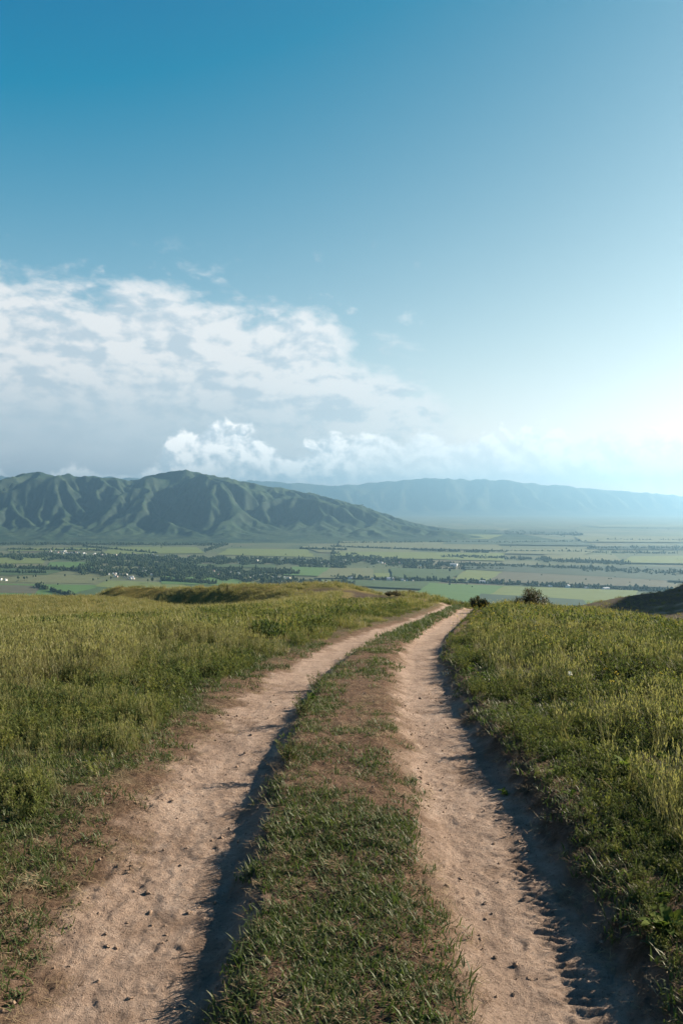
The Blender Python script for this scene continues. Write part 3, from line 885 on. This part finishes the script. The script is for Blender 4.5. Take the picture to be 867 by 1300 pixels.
# ------------------------------------------------------------------ grass distribution
PT, SC, RT, IX = [], [], [], []
def emit(x, y, kinds, smin, smax, zs=(0.85, 1.2), keep=None):
    if keep is not None: x, y = x[keep], y[keep]
    n = len(x)
    if not n: return
    z = ground(x, y)
    s = rng.uniform(smin, smax, n) if np.isscalar(smin) else rng.uniform(0, 1, n) * (smax[keep] - smin[keep]) + smin[keep]
    PT.append(np.stack([x, y, z], -1)); SC.append(np.stack([s, s, s * rng.uniform(zs[0], zs[1], n)], -1))
    RT.append(np.stack([rng.normal(0, .10, n), rng.normal(0, .10, n), rng.uniform(0, 6.283, n)], -1))
    IX.append(rng.choice(kinds, n))
def band(y0, y1, dens, tmax=.62):
    area_w = lambda y: 2 * (.8 + tmax * y)
    n = int(dens * (y1 - y0) * area_w((y0 + y1) / 2))
    # uniform in the trapezoid
    y = rng.uniform(y0, y1, int(n * 1.35)); keep = rng.random(len(y)) < area_w(y) / area_w(y1)
    y = y[keep]; x = rng.uniform(-1, 1, len(y)) * (.8 + tmax * y)
    return x, y
def zones(x, y):
    dl = poly_dist(x, y, LINE_L); dr = poly_dist(x, y, LINE_R)
    n1 = fbm(x * 1.7, y * 1.7, 4, 61); n2 = fbm(x * 6, y * 6, 3, 62)
    dirt, lit = dirt_masks(x, y, dl, dr, n1, n2)
    return dl, dr, dirt, lit, n1, n2
def rr(n): return rng.random(n)

for (y0, y1, dens, big_) in ((1.6, 4.2, 560, 1.0), (4.2, 8, 340, 1.05), (8, 15, 150, 1.35)):
    x, y = band(y0, y1, dens)
    dl, dr, dirt, lit, n1, n2 = zones(x, y)
    mid = (dl > 0) & (dr < 0); left = dl <= 0; right = dr >= 0
    nA = fbm(x * .9 + 5, y * .9, 3, 71); nB = fbm(x * 2.6, y * 2.6, 3, 72); nC = fbm(x * .35, y * .35, 2, 73)
    free = dirt < .35
    # strip between the ruts: green near and on the left edge, worn brown in the middle distance
    bare_mid = np.exp(-((y - 7.6) / 2.0) ** 2) * sst(.55, .80, dl) * 1.15 + .35 * sst(.18, .0, -dr - .42)
    pm = np.clip(.60 + .30 * sst(5.6, 4.2, y) + 1.3 * nA + 1.0 * nB - bare_mid, .0, 1)
    k = mid & free & (rr(len(x)) < pm)
    emit(x, y, K_SHORT, .8 * big_, 1.45 * big_, keep=k)
    if y0 < 5:
        xm, ym = band(y0, y1, dens * 1.1, .35); dlm, drm, dm, _l, _a, _b = zones(xm, ym)
        pmm = np.clip(.16 + .28 * sst(5.6, 4.2, ym) + 1.3 * fbm(xm * .9 + 5, ym * .9, 3, 71) + 1.0 * fbm(xm * 2.6, ym * 2.6, 3, 72), 0, 1)
        emit(xm, ym, K_SHORT, .6, 1.15, keep=(dlm > 0) & (drm < 0) & (dm < .3) & (rr(len(xm)) < pmm))
    # left verge and meadow
    pl = np.clip((-dl - .42) / .55 + 1.0 * nB + .6 * nA, 0, 1)
    k = left & free & (rr(len(x)) < pl * .85) & (dl > -2.6)
    emit(x, y, K_SHORT, .9 * big_, 1.6 * big_, keep=k)
    tallness = np.clip(sst(.9, 3.2, -dl) * .8 + 1.5 * nA + .6 * nB, .0, 1.25)
    k = left & free & (dl < -.75) & (rr(len(x)) < np.clip(pl, 0, 1) * np.clip(.12 + .50 * tallness + .5 * nA, 0, .8))
    nf = .62 + .38 * sst(4, 11, y)
    emit(x, y, K_TALL, (.20 + .28 * tallness) * big_ * nf, (.40 + .45 * tallness) * big_ * nf, keep=k)
    k = left & free & (dl < -.8) & (rr(len(x)) < np.clip(.26 + .8 * nC + .5 * nA, .03, .7) * pl)
    emit(x, y, K_HERB, .45 * big_, 1.0 * big_, keep=k)
    # right bank and meadow
    worn = np.exp(-((y - 5.4) / 1.3) ** 2) * sst(.95, .4, dr) * .5
    pr = np.clip((dr - .27) / .22 + .8 * nB - worn, 0, 1)
    k = right & free & (rr(len(x)) < pr * .55)
    emit(x, y, K_SHORT, .9 * big_, 1.7 * big_, keep=k)
    k = right & free & (rr(len(x)) < pr * np.clip(.24 + .6 * nC + .7 * nA, .03, .6))
    lo_ = .62 + .38 * sst(3.2, 6, y)
    emit(x, y, K_HERB, (.40 + .25 * sst(.4, 2, dr)) * big_ * lo_, (.75 + .45 * sst(.4, 2, dr)) * big_ * lo_, keep=k)
    k = right & free & (dr > .8) & (rr(len(x)) < pr * np.clip(.17 - .4 * nC + .6 * nA, .02, .5))
    emit(x, y, K_TALL, .32 * big_, .72 * big_, keep=k)
    k = right & free & (dr > .5) & (rr(len(x)) < .06 + .12 * (nC > .0))
    emit(x, y, K_BROAD, .35 * big_, .85 * big_, keep=k)
    k = right & free & (dr > 1.2) & (rr(len(x)) < .012)
    emit(x, y, K_FLOW, .7, 1.0, keep=k)
    # dry scraps on the worn ground
    k = (dirt < .8) & (lit > .3) & (rr(len(x)) < np.clip(.58 + .9 * nB, .1, .95))
    emit(x, y, K_DRY, .5, 1.1 * big_, keep=k)
    k = (left | right) & (rr(len(x)) < .10) & (lit < .5)
    emit(x, y, K_DRY, .8, 1.6, keep=k)

for (y0, y1, dens, sc) in ((15, 26, 34, 1.0), (26, 42, 19, 1.05), (42, 70, 8.0, 1.25), (70, 125, 3.2, 1.6), (125, 170, 1.2, 1.9), (170, 235, .7, 2.1)):
    x, y = band(y0, y1, dens, .58)
    dl, dr, dirt, lit, n1, n2 = zones(x, y)
    if y0 > 40: dirt = dirt * 0
    nA = fbm(x * .35, y * .35, 3, 81); nC = fbm(x * .12, y * .12, 2, 82)
    tr = np.abs(poly_dist(x, y, TRACK)); tok = (tr > 2.6) | (y < 40)
    onroad = ((np.abs(dl) < .60) | ((dr > -.6) & (dr < .36))) & (y < 50)
    mid = (dl > 0) & (dr < 0) & (y < 50)
    ok = (~onroad) & (~mid) & tok & ~((x / y > .235) & (y > 100) & (rr(len(x)) > .22))
    right = dr > 0
    ph = np.clip(np.where(right, .42, .24) + .8 * nA, .02, .8) * sst(60, 30, y)
    k = ok & (rr(len(x)) > ph)
    edge = np.clip((np.minimum(np.abs(dl), np.abs(dr)) - .2) / 1.6, .22, 1) if y0 < 40 else np.ones(len(x))
    vary = np.clip(1 + 1.9 * fbm(x * .7, y * .45, 3, 85), .35, 1.6)
    emit(x, y, K_MEAD, sc * .42 * edge * vary, sc * .8 * edge * vary, keep=k)
    k = ok & (rr(len(x)) < ph)
    emit(x, y, K_HCL, sc * .6 * edge, sc * 1.15 * edge, keep=k)
    if y0 < 42:
        x, y = band(y0, y1, dens * 2.2, .5)
        dl, dr, dirt, lit, n1, n2 = zones(x, y)
        mid = (dl > .36) & (dr < -.36)
        k = mid & (rr(len(x)) < .9)
        emit(x, y, K_SHORT, 1.8, 3.2, keep=k)
        k = (dr > .4) & (dr < 5) & (rr(len(x)) < .06)
        emit(x, y, K_FLOW, .8, 1.1, keep=k)
PT = np.concatenate(PT); SC = np.concatenate(SC); RT = np.concatenate(RT); IX = np.concatenate(IX)
print('grass instances', len(PT))
scatter('meadow_grass', PT, SC, RT, IX, KINDS, 'green and straw coloured grass, herbs and dry scraps covering the hillside')

ONES = 'first second third fourth fifth sixth seventh eighth ninth tenth eleventh twelfth thirteenth fourteenth fifteenth sixteenth seventeenth eighteenth nineteenth'.split()
def ordinal(n):
    if n < 20: return ONES[n - 1]
    tens, one = ('twent', 'thirt', 'fort', 'fift')[n // 10 - 2], n % 10
    return tens + 'ieth' if one == 0 else tens + 'y-' + ONES[one - 1]

# ------------------------------------------------------------------ dirt crumbs (uncountable) and single clods
m_clod, S = new_mat('dried_mud')
finish(S, S.ramp(S.noise(S.obj(), 60, 4, .6), [(.3, (.14, .100, .072)), (.7, (.26, .19, .14))]), .95, S.noise(S.obj(), 150, 3), .004, .8, .1)
def clod_mesh(name, seed, r=.02):
    rs = np.random.default_rng(seed)
    t = (1 + 5 ** .5) / 2
    v = np.array([(-1, t, 0), (1, t, 0), (-1, -t, 0), (1, -t, 0), (0, -1, t), (0, 1, t), (0, -1, -t), (0, 1, -t), (t, 0, -1), (t, 0, 1), (-t, 0, -1), (-t, 0, 1)]) / 1.9
    f = [(0, 11, 5), (0, 5, 1), (0, 1, 7), (0, 7, 10), (0, 10, 11), (1, 5, 9), (5, 11, 4), (11, 10, 2), (10, 7, 6), (7, 1, 8), (3, 9, 4), (3, 4, 2), (3, 2, 6), (3, 6, 8), (3, 8, 9), (4, 9, 5), (2, 4, 11), (6, 2, 10), (8, 6, 7), (9, 8, 1)]
    # one split for a rougher lump
    vv = [tuple(p) for p in v]; cache = {}; ff = []
    def midp(a, b):
        k = (min(a, b), max(a, b))
        if k not in cache: vv.append(tuple((np.array(vv[a]) + np.array(vv[b])) / 2 * 1.08)); cache[k] = len(vv) - 1
        return cache[k]
    for a, b, c in f:
        ab, bc, ca = midp(a, b), midp(b, c), midp(c, a); ff += [(a, ab, ca), (b, bc, ab), (c, ca, bc), (ab, bc, ca)]
    vv = np.array(vv) * (1 + rs.normal(0, .17, (len(vv), 1))) * np.array([1, rs.uniform(.6, .95), rs.uniform(.45, .75)]) * r
    me = bpy.data.meshes.new(name); me.from_pydata(vv.tolist(), [], ff); me.materials.append(m_clod); me.update()
    return me
cl_protos = [bpy.data.objects.new('c', clod_mesh('crumb', 100 + k, .012)) for k in range(5)]
x, y = band(1.8, 9, 700, .5)
dl, dr, dirt, lit, n1, n2 = zones(x, y)
clus = sst(.0, .45, fbm(x * 2.1, y * 2.1, 3, 91))
edge = np.exp(-((np.minimum(np.abs(dl), np.abs(dr)) - .33) / .13) ** 2)
k = ((dirt > .3) | (lit > .5)) & (rr(len(x)) < .035 + .34 * clus * (.25 + edge) + .06 * edge)
x, y = x[k], y[k]; z = ground(x, y); s = np.clip(rng.lognormal(-.85, .62, len(x)), .12, 1.5)
print('crumbs', len(x))
scatter('dirt_crumbs', np.stack([x, y, z + .001], -1), np.stack([s, s, s], -1), rng.uniform(0, 6.28, (len(x), 3)), rng.integers(0, 5, len(x)), cl_protos, 'small crumbs of dry earth strewn over the wheel ruts')

def at_px(px, py):
    p = px_to_ground(px, py); z = float(ground(np.array([p[0]]), np.array([p[1]]))[0]); return (p[0], p[1], z)
clods = [clod_mesh('dirt_clod', 200 + k, .022) for k in range(6)]
def put_clod(px, py, s, label, group):
    x, y, z = at_px(px, py)
    o = bpy.data.objects.new('dirt_clod', random.choice(clods)); COL.objects.link(o)
    s *= U(.5, .8)
    o.location = (x, y, z); o.scale = (s, s, s); o.rotation_euler = (U(-.3, .3), U(-.3, .3), U(0, 6.28))
    tag(o, label, 'clod', group)
for k, (px, py, s) in enumerate(sorted(((170, 1118, .9), (160, 1155, .8), (192, 1155, .7), (132, 1170, .7), (135, 1185, .9), (210, 1165, .8), (240, 1140, 1.3), (252, 1133, 1.0), (205, 1175, .7), (280, 1052, 1.0), (275, 1062, .8), (236, 1066, .6), (212, 1055, .6), (102, 1140, .8), (85, 1120, .7)), key=lambda q: -q[1])):
    put_clod(px, py, s, ordinal(k + 1) + ' clod of dried mud from the bottom in the left wheel rut', 'clods in the left wheel rut')
for k, (px, py, s) in enumerate(sorted(((534, 986, 1.0), (543, 983, 1.1), (546, 993, 1.0), (541, 1010, .9), (583, 1108, .6), (616, 1134, .8), (617, 1150, .7), (585, 1107, .7), (665, 1128, .9), (648, 1043, .9), (652, 1050, 1.2), (660, 1060, 1.1), (670, 1068, 1.0), (640, 975, .8), (622, 990, .8), (566, 1058, .8)), key=lambda q: -q[1])):
    put_clod(px, py, s, ordinal(k + 1) + ' clod of dried mud from the bottom in the right wheel rut', 'clods in the right wheel rut')

# ------------------------------------------------------------------ single plants that stand out
def weed_plant(name, loc, nleaf, L0, label, group=None, mat=None, wr=.30, up=(.5, 2.2)):
    t = empty(name, loc, U(0, 6.28))
    for k in range(nleaf):
        m = MB(); az = k * 2.4 + U(-.3, .3); L = L0 * U(.65, 1.2)
        d = Vector((math.cos(az), math.sin(az), U(*up))).normalized(); sd = d.cross(Vector((0, 0, 1))).normalized(); nn = sd.cross(d); w = L * wr * U(.8, 1.2)
        b = Vector((U(-.02, .02), U(-.02, .02), -.005)); N = 7
        for q in range(N):
            tt_ = q / (N - 1); ww = max(.06, math.sin(math.pi * (tt_ * .88 + .08)) ** .8)
            p = b + d * L * tt_ - Vector((0, 0, 1)) * L * .38 * tt_ ** 2 + sd * .03 * L * math.sin(tt_ * 5 + k)
            m.v += [tuple(p - sd * w * ww * .5 + nn * .16 * w * ww), tuple(p), tuple(p + sd * w * ww * .5 + nn * .16 * w * ww)]; m.h += [tt_] * 3
        for q in range(N - 1):
            a = q * 3; m.f += [(a, a + 1, a + 4, a + 3), (a + 1, a + 2, a + 5, a + 4)]; m.m += [0, 0]
        m.build('leaf', [mat or M_WEED], t)
    tag(t, label, 'plant', group); return t
weed_plant('broadleaf_weed', at_px(795, 1000), 16, .20, 'bright green broad-leaved weed standing tallest beside the right rut')
weed_plant('broadleaf_weed', at_px(828, 1015), 13, .17, 'broad-leaved weed right of the tallest bright green weed')
weed_plant('broadleaf_weed', at_px(845, 1205), 15, .13, 'low leafy weed on the shaded bank in the bottom right corner')
weed_plant('broadleaf_weed', at_px(640, 1000), 9, .07, 'small leafy weed on the lip of the right rut')
weed_plant('broadleaf_weed', at_px(396, 893), 12, .13, 'light green leafy weed on the left edge of the centre strip')
def feather_herb(loc, label, hgt, n, group=None):
    t = empty('feathery_herb', loc, U(0, 6.28))
    st = MB(); fo = MB()
    for _ in range(n):
        b = Vector((U(-.03, .03), U(-.03, .03), -.01)); tp = b + Vector((U(-.6, .6) * hgt, U(-.6, .6) * hgt, hgt * U(.6, 1.1)))
        st.stem(b, tp, .0025, .001)
        for j in range(30):
            q = U(.15, 1); p = b.lerp(tp, q); a = U(0, 6.28); L = U(.015, .04)
            fo.leaf(p, (math.cos(a), math.sin(a), U(.1, 1)), (0, 0, 1), L, L * .3, 0, q)
    st.build('stems', [M_TWIG], t)['kind'] = 'stuff'; fo.build('foliage', [M_HERB], t)['kind'] = 'stuff'
    tag(t, label, 'plant', group)
feather_herb(at_px(367, 978), 'feathery pale green tuft beside the left rut shadow', .16, 14)
feather_herb(at_px(385, 915), 'feathery green herb on the left lip of the centre strip', .17, 14)
feather_herb(at_px(645, 945), 'round feathery herb on the eroded lip of the right rut', .14, 14)
feather_herb(at_px(400, 870), 'feathery herb beside the bend of the left rut', .2, 14)
# dry stalks that lean out of the strip
def stalk(a_px, lean, length, label):
    x, y, z = at_px(*a_px); m = MB()
    p = Vector((x, y, z)); q = p + Vector(lean).normalized() * length
    m.stem(p - Vector((0, 0, .01)), p.lerp(q, .55), .0022, .0016); m.stem(p.lerp(q, .55), q + Vector((0, 0, -.02)), .0016, .0009)
    for j in range(5): m.leaf(q + Vector((0, 0, -.02)), (lean[0] + U(-.4, .4), lean[1] + U(-.4, .4), .1), (0, 0, 1), .03, .005)
    o = m.build('dry_stalk', [M_DRY]); tag(o, label, 'stalk')
stalk((357, 992), (-.8, .3, .55), .24, 'dry pale stalk leaning left over the left rut shadow')
stalk((790, 1035), (-.5, -.2, .6), .22, 'dry pale stalk leaning below the bright green weed')
# white flower head in the right meadow
x, y, z = at_px(724, 897)
t = empty('white_flower', (x, y, z)); m = MB(); m.stem((0, 0, 0), (.0, 0, .22), .003, .002); m.build('stem', [M_HERB], t)
m = MB()
for k in range(22):
    a = k * 2.4; m.leaf((0, 0, .22), (math.cos(a), math.sin(a), U(-.2, 1)), (0, 0, 1), .045, .03)
m.build('flower_head', [M_WHITE], t)
t.scale = (.6, .6, .9)
tag(t, 'single white flower head standing in the right meadow', 'flower')

# ------------------------------------------------------------------ bushes on the brow
M_BUSH = leaf_mat('bush_leaf', [(0, (0.0304, 0.0328, 0.0136)), (.6, (0.0448, 0.0432, 0.0176)), (1, (0.0600, 0.0512, 0.0240))], None, .25)
M_BUSH2 = leaf_mat('dark_bush_leaf', [(0, (0.0240, 0.0360, 0.0144)), (1, (0.0400, 0.0520, 0.0208))], None, .2)
def bush(loc, w, h, label, mat, nstem=26, nleaf=70, group=None):
    t = empty('bush', loc, U(0, 6.28)); st = MB(); fo = MB()
    for i in range(nstem):
        a = U(0, 6.28); q = math.sqrt(random.random()); tipv = Vector((math.cos(a) * q * w * .5, math.sin(a) * q * w * .5, h * (1 - .55 * q * q) * U(.7, 1.15)))
        b = Vector((tipv.x * .15, tipv.y * .15, -.05)); midv = b.lerp(tipv, .5) + Vector((U(-.06, .06), U(-.06, .06), .05 * h))
        st.stem(b, midv, .014, .009, 0, 4); st.stem(midv, tipv, .009, .004, 0, 4)
        for j in range(nleaf):
            s_ = U(.25, 1.05); p = (b.lerp(midv, s_ * 2) if s_ < .5 else midv.lerp(tipv, (s_ - .5) * 2)) + Vector((U(-1, 1), U(-1, 1), U(-1, 1))) * .10 * w * .6
            p.z = max(p.z, .02)
            L = U(.03, .07); fo.leaf(p, (U(-1, 1), U(-1, 1), U(-.3, 1)), (U(-1, 1), U(-1, 1), U(-1, 1)), L, L * .5)
    st.build('branches', [M_TWIG], t)['kind'] = 'stuff'; fo.build('foliage', [mat], t)['kind'] = 'stuff'
    tag(t, label, 'bush', group)
def g_at(px, y):
    x = (px - 433.5) / FPX * y; return (x, y, float(ground(np.array([x]), np.array([y]))[0]))
bush(g_at(675, 31.5), 1.6, .80, 'brown green rounded bush on the brow right of the ruts', M_BUSH, 44, 190)
bush(g_at(613, 31.0), .55, .42, 'small dark bush where the right rut goes over the brow', M_BUSH2, 22, 170)
bush(g_at(604, 35.0), .7, .50, 'low brown bush just behind the small dark bush on the brow', M_BUSH, 22, 150)
for k, (px, y, w, h) in enumerate(((494, 66, .8, .35), (505, 64, 1.1, .5), (523, 63, 1.3, .45), (539, 61, .8, .35), (572, 52, 1.3, .4), (585, 48, .9, .35))):
    bush(g_at(px, y), w, h, ordinal(k + 1) + ' low dark shrub from the left on the grassy crest left of the ruts', M_BUSH, 18, 120, 'low shrubs on the left crest')

# ------------------------------------------------------------------ village: trees, houses
m_tree, S = new_mat('valley_tree_leaf')
finish(S, S.ramp(S.rnd(), [(0, (.016, .032, .014)), (.6, (.030, .050, .020)), (1, (.05, .070, .028))]), .9, S.noise(S.obj(), 3, 3), .5, .8, .1)
m_trunk, S = new_mat('valley_tree_trunk')
finish(S, S.ramp(S.noise(S.obj(), 5, 3), [(.3, (.05, .04, .03)), (.7, (.1, .08, .055))]), .95)
def crown_mesh(name, seed, tall=1.0):
    me = clod_mesh(name, seed, 1.0)
    n = len(me.vertices); co = np.empty(n * 3, np.float32); me.vertices.foreach_get('co', co); co = co.reshape(-1, 3)
    co[:, 2] = co[:, 2] / max(abs(co[:, 2]).max(), .1); co = co * np.array([4.2, 4.2, 4.4 * tall]) ; co[:, 2] += 5.4 * tall
    me.vertices.foreach_set('co', co.reshape(-1)); me.materials.clear(); me.materials.append(m_tree); me.update()
    return me
tprot = [bpy.data.objects.new('t', crown_mesh('wood_crown', 300 + k, (1, 1.2, 1.7, .8)[k % 4])) for k in range(6)]
BELTS = [  # (start px, end px, thickness px, count, clumpiness)
    ((100, 724), (250, 730), 9, 900), ((190, 727), (360, 737), 8, 900), ((330, 739), (450, 743), 5, 420),
    ((-20, 719.5), (120, 725), 2.2, 520), ((-20, 706), (190, 710), 7, 1100), ((150, 709), (330, 714), 7, 1200), ((300, 712), (445, 716), 6, 900),
    ((200, 722), (380, 728), 6, 800), ((110, 716), (250, 719), 6, 800),
    ((-20, 691), (290, 692), 2.0, 900), ((10, 698), (130, 699.5), .6, 200), ((105, 694), (200, 703), .6, 160), ((260, 700), (285, 692), 3, 160),
    ((45, 744), (105, 763), 1.5, 170), ((205, 737), (275, 741.5), 2.2, 220), ((-20, 726), (60, 728), .8, 60),
    ((420, 707), (560, 719), 8, 1000), ((540, 716), (620, 720), 4, 300), ((420, 734), (640, 741), 1.7, 330), ((630, 741), (860, 752), 2.0, 360),
    ((420, 694.5), (620, 702), .7, 420), ((560, 707), (700, 711), 2.5, 240), ((690, 712), (800, 716), 3.0, 330), ((590, 718), (760, 724), 2.2, 500), ((740, 724), (900, 731), 5, 700),  # last two belts added to darken the painted cloud shadow band
    ((745, 697), (900, 697), 2.2, 700), ((640, 676), (740, 679), 3, 600), ((430, 690), (620, 689), .7, 300), ((600, 700), (860, 703), .5, 300), ((500, 722), (640, 724), .5, 90),  # first belt added to darken the farther cloud shadow band
    ((620, 690), (760, 688), 1.0, 300), ((380, 720), (440, 722), .8, 80), ((760, 686), (900, 687), .8, 260), ((380, 697), (440, 699), 1.2, 180),
]
tp, ts = [], []
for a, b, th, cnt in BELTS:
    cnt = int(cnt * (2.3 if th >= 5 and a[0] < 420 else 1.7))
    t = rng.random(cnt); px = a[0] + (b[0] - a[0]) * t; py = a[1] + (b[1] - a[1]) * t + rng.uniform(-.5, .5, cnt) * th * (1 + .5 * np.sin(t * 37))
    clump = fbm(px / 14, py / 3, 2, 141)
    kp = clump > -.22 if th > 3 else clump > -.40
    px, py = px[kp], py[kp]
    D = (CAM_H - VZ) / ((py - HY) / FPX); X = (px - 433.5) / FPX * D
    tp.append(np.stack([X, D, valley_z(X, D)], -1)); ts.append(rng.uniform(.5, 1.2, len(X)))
cnt = 900   # scattered field trees
py = 668 + 80 * rng.random(cnt) ** 1.6; px = rng.uniform(-60, 930, cnt)
D = (CAM_H - VZ) / ((py - HY) / FPX); X = (px - 433.5) / FPX * D
okk = (fbm(X / 600, D / 900, 3, 151) > .05)
tp.append(np.stack([X, D, valley_z(X, D)], -1)[okk]); ts.append(rng.uniform(.5, 1.1, okk.sum()))
tp = np.concatenate(tp); ts = np.concatenate(ts)
print('valley trees', len(tp))
scatter('valley_woods', tp, np.stack([ts, ts, ts * rng.uniform(.8, 1.3, len(ts))], -1), np.stack([ts * 0, ts * 0, rng.uniform(0, 6.28, len(ts))], -1), rng.integers(0, 6, len(ts)), tprot, 'dark belts of far-off trees across the valley floor')
for k, (px, py) in enumerate(((23.5, 738), (25, 731), (29, 731.5), (31, 738), (34.5, 737.5), (141, 738), (188, 741), (193.5, 741), (571, 728.5))):
    X, D = valley_pt(px, py); t = empty('field_tree', (X, D, VZ + 8), U(0, 6))
    o = bpy.data.objects.new('crown', tprot[k % 6].data); COL.objects.link(o); o.parent = t
    m = MB(); m.stem((0, 0, -8), (0, 0, 4), .5, .3, 0, 6); m.build('trunk', [m_trunk], t)
    sc_ = U(1.0, 1.5); t.scale = (sc_, sc_, sc_); t.location.z = VZ + 8
    tag(t, ordinal(k + 1) + ' lone dark tree from the left in the near valley fields', 'tree', 'lone trees in the valley fields')

def house_mats():
    out = []
    for nm, wall, roof in (('white', (.80, .79, .76), (.36, .36, .36)), ('cream', (.55, .52, .45), (.42, .42, .42)), ('pink', (.50, .40, .36), (.26, .16, .13)), ('pale', (.62, .64, .66), (.55, .56, .57))):
        mw, S = new_mat('house_wall_' + nm); finish(S, S.ramp(S.noise(S.obj(), .8, 3), [(.3, tuple(c * .9 for c in wall)), (.7, wall)]), .85)
        mr, S = new_mat('house_roof_' + nm); finish(S, S.ramp(S.noise(S.obj(), 1.5, 3), [(.3, tuple(c * .8 for c in roof)), (.7, roof)]), .5)
        out.append((mw, mr))
    return out
m_glass, S = new_mat('house_window'); finish(S, S.ramp(S.noise(S.obj(), 1, 2), [(.3, (.02, .025, .03)), (.7, (.05, .06, .07))]), .15, spec=.5)
HM = house_mats()
def house_mesh(name, mats, w, d, h, rh):
    o = .4
    v = [(-w, -d, -3), (w, -d, -3), (w, d, -3), (-w, d, -3), (-w, -d, h), (w, -d, h), (w, d, h), (-w, d, h), (-w, 0, h + rh), (w, 0, h + rh),
         (-w - o, -d - o, h - .2), (w + o, -d - o, h - .2), (w + o, 0, h + rh + .15), (-w - o, 0, h + rh + .15), (w + o, d + o, h - .2), (-w - o, d + o, h - .2)]
    f = [(0, 1, 5, 4), (1, 2, 6, 9, 5), (2, 3, 7, 6), (3, 0, 4, 8, 7), (10, 11, 12, 13), (13, 12, 14, 15)]
    mi = [0, 0, 0, 0, 1, 1]
    for sx in (-.6, -.2, .2, .6):     # windows set 4 cm proud, door in the middle of the long side
        for yy, sg in ((-d - .04, 1), (d + .04, -1)):
            i = len(v); x0, x1 = (sx - .09) * w, (sx + .09) * w
            v += [(x0, yy, 1.0), (x1, yy, 1.0), (x1, yy, 2.3), (x0, yy, 2.3)]; f.append((i, i + 1, i + 2, i + 3) if sg > 0 else (i + 3, i + 2, i + 1, i)); mi.append(2)
    me = bpy.data.meshes.new(name); me.from_pydata(v, [], f)
    for m in (*mats, m_glass): me.materials.append(m)
    me.polygons.foreach_set('material_index', mi); me.update(); return me
HMESH = [house_mesh('house', HM[k % 4], *dims) for k, dims in enumerate(((6, 4.5, 3.4, 2.4), (7, 5, 3.2, 2.2), (5, 4.5, 3.4, 2.6), (8, 5, 3.6, 2.0), (6, 5, 5.6, 2.2), (9, 5, 4, 2)))]
def put_house(px, py, sc, label, group=None, me=None):
    X, D = valley_pt(px, py)
    o = bpy.data.objects.new('house', me or random.choices(HMESH, (2, 3, 3, 1.5, 2, 2))[0]); COL.objects.link(o)
    o.location = (X, D, float(valley_z(np.array([X]), np.array([D]))[0]) + 3); o.rotation_euler = (0, 0, U(-.5, .5) + random.choice((0, 1.57))); o.scale = (sc,) * 3
    tag(o, label, 'house', group)
HOUSES = [
    ((60, 700), (165, 708), 3.0, 46, 'small pale house from the left in the upper village row nearest the mountain', 'houses in the upper village row'),
    ((120, 725), (170, 735), 5.0, 34, 'pale house from the left in the bright cluster on the near village edge', 'houses on the near village edge'),
    ((165, 724), (240, 733), 8.0, 26, 'pale house from the left among trees along the left of the lower village', 'houses along the lower village'),
    ((170, 706), (330, 714), 6.0, 34, 'pale house from the left among trees in the middle of the upper village', 'houses in the middle of the upper village'),
    ((250, 724), (370, 738), 9.0, 46, 'pale house from the left in the right half of the lower village', 'houses in the right half of the lower village'),
    ((340, 738), (435, 743), 3.5, 22, 'pale house from the left just above the grassy hill crest', 'houses behind the hill crest'),
    ((330, 712), (445, 716), 4.0, 20, 'small pale house from the left in the sparse right end of the upper village', 'houses right of centre in the upper village'),
    ((425, 712), (540, 718), 5.0, 24, 'small pale house from the left in the hamlet beyond the ruts', 'houses in the hamlet beyond the ruts'),
    ((440, 735.5), (640, 741), 1.6, 18, 'small pale house from the left on the tree line beyond the brow', 'houses on the tree line beyond the brow'),
    ((640, 743), (800, 749), 1.8, 8, 'small pale house from the left on the tree line above the dark slope', 'houses on the tree line by the dark slope'),
    ((-5, 736), (8, 738), 2.0, 5, 'pale house from the left at the left edge of the valley fields', 'houses at the left edge'),
]
for a, b, th, cnt, lab, grp in HOUSES:
    for k, t in enumerate(sorted(random.random() for _ in range(cnt))):
        px = a[0] + (b[0] - a[0]) * t
        put_house(px, a[1] + (b[1] - a[1]) * t + U(-.5, .5) * th, U(.55, .95), ordinal(k + 1) + ' ' + lab, grp)
big_white = house_mesh('house', HM[3], 13, 8, 6, 2.5)
put_house(576, 719, 1.3, 'long white building at the edge of the valley hamlet', None, big_white)
put_house(496, 737, 1.1, 'bright white house on the tree line below the hamlet', None, big_white)
put_house(720.5, 746.5, 1.0, 'left one of two bright white sheds above the dark slope', None, big_white)
put_house(769, 749.5, .9, 'right one of two bright white sheds above the dark slope', None, big_white)
put_house(612, 740.5, .9, 'bright white house on the tree line above the right rut', None, big_white)

# ------------------------------------------------------------------ haze
m_haze = bpy.data.materials.new('haze'); m_haze.use_nodes = True
ht = m_haze.node_tree; ht.nodes.clear()
pvn = ht.nodes.new('ShaderNodeVolumePrincipled')
pvn.inputs['Color'].default_value = (.285, .55, .79, 1)
pvn.inputs['Density'].default_value = 6.8e-5
pvn.inputs['Anisotropy'].default_value = .62
ho = ht.nodes.new('ShaderNodeOutputMaterial'); ht.links.new(pvn.outputs[0], ho.inputs['Volume'])
hx, hy0, hy1, hz0, hz1 = 29000, -4000, 29500, VZ - 5, 960
v = [(-hx, hy0, hz0), (hx, hy0, hz0), (hx, hy1, hz0), (-hx, hy1, hz0), (-hx, hy0, hz1), (hx, hy0, hz1), (hx, hy1, hz1), (-hx, hy1, hz1)]
f = [(3, 2, 1, 0), (4, 5, 6, 7), (0, 1, 5, 4), (1, 2, 6, 5), (2, 3, 7, 6), (3, 0, 4, 7)]
tag(mesh_obj('haze', v, f, m_haze), 'pale blue haze filling the valley air', None, None, 'stuff')
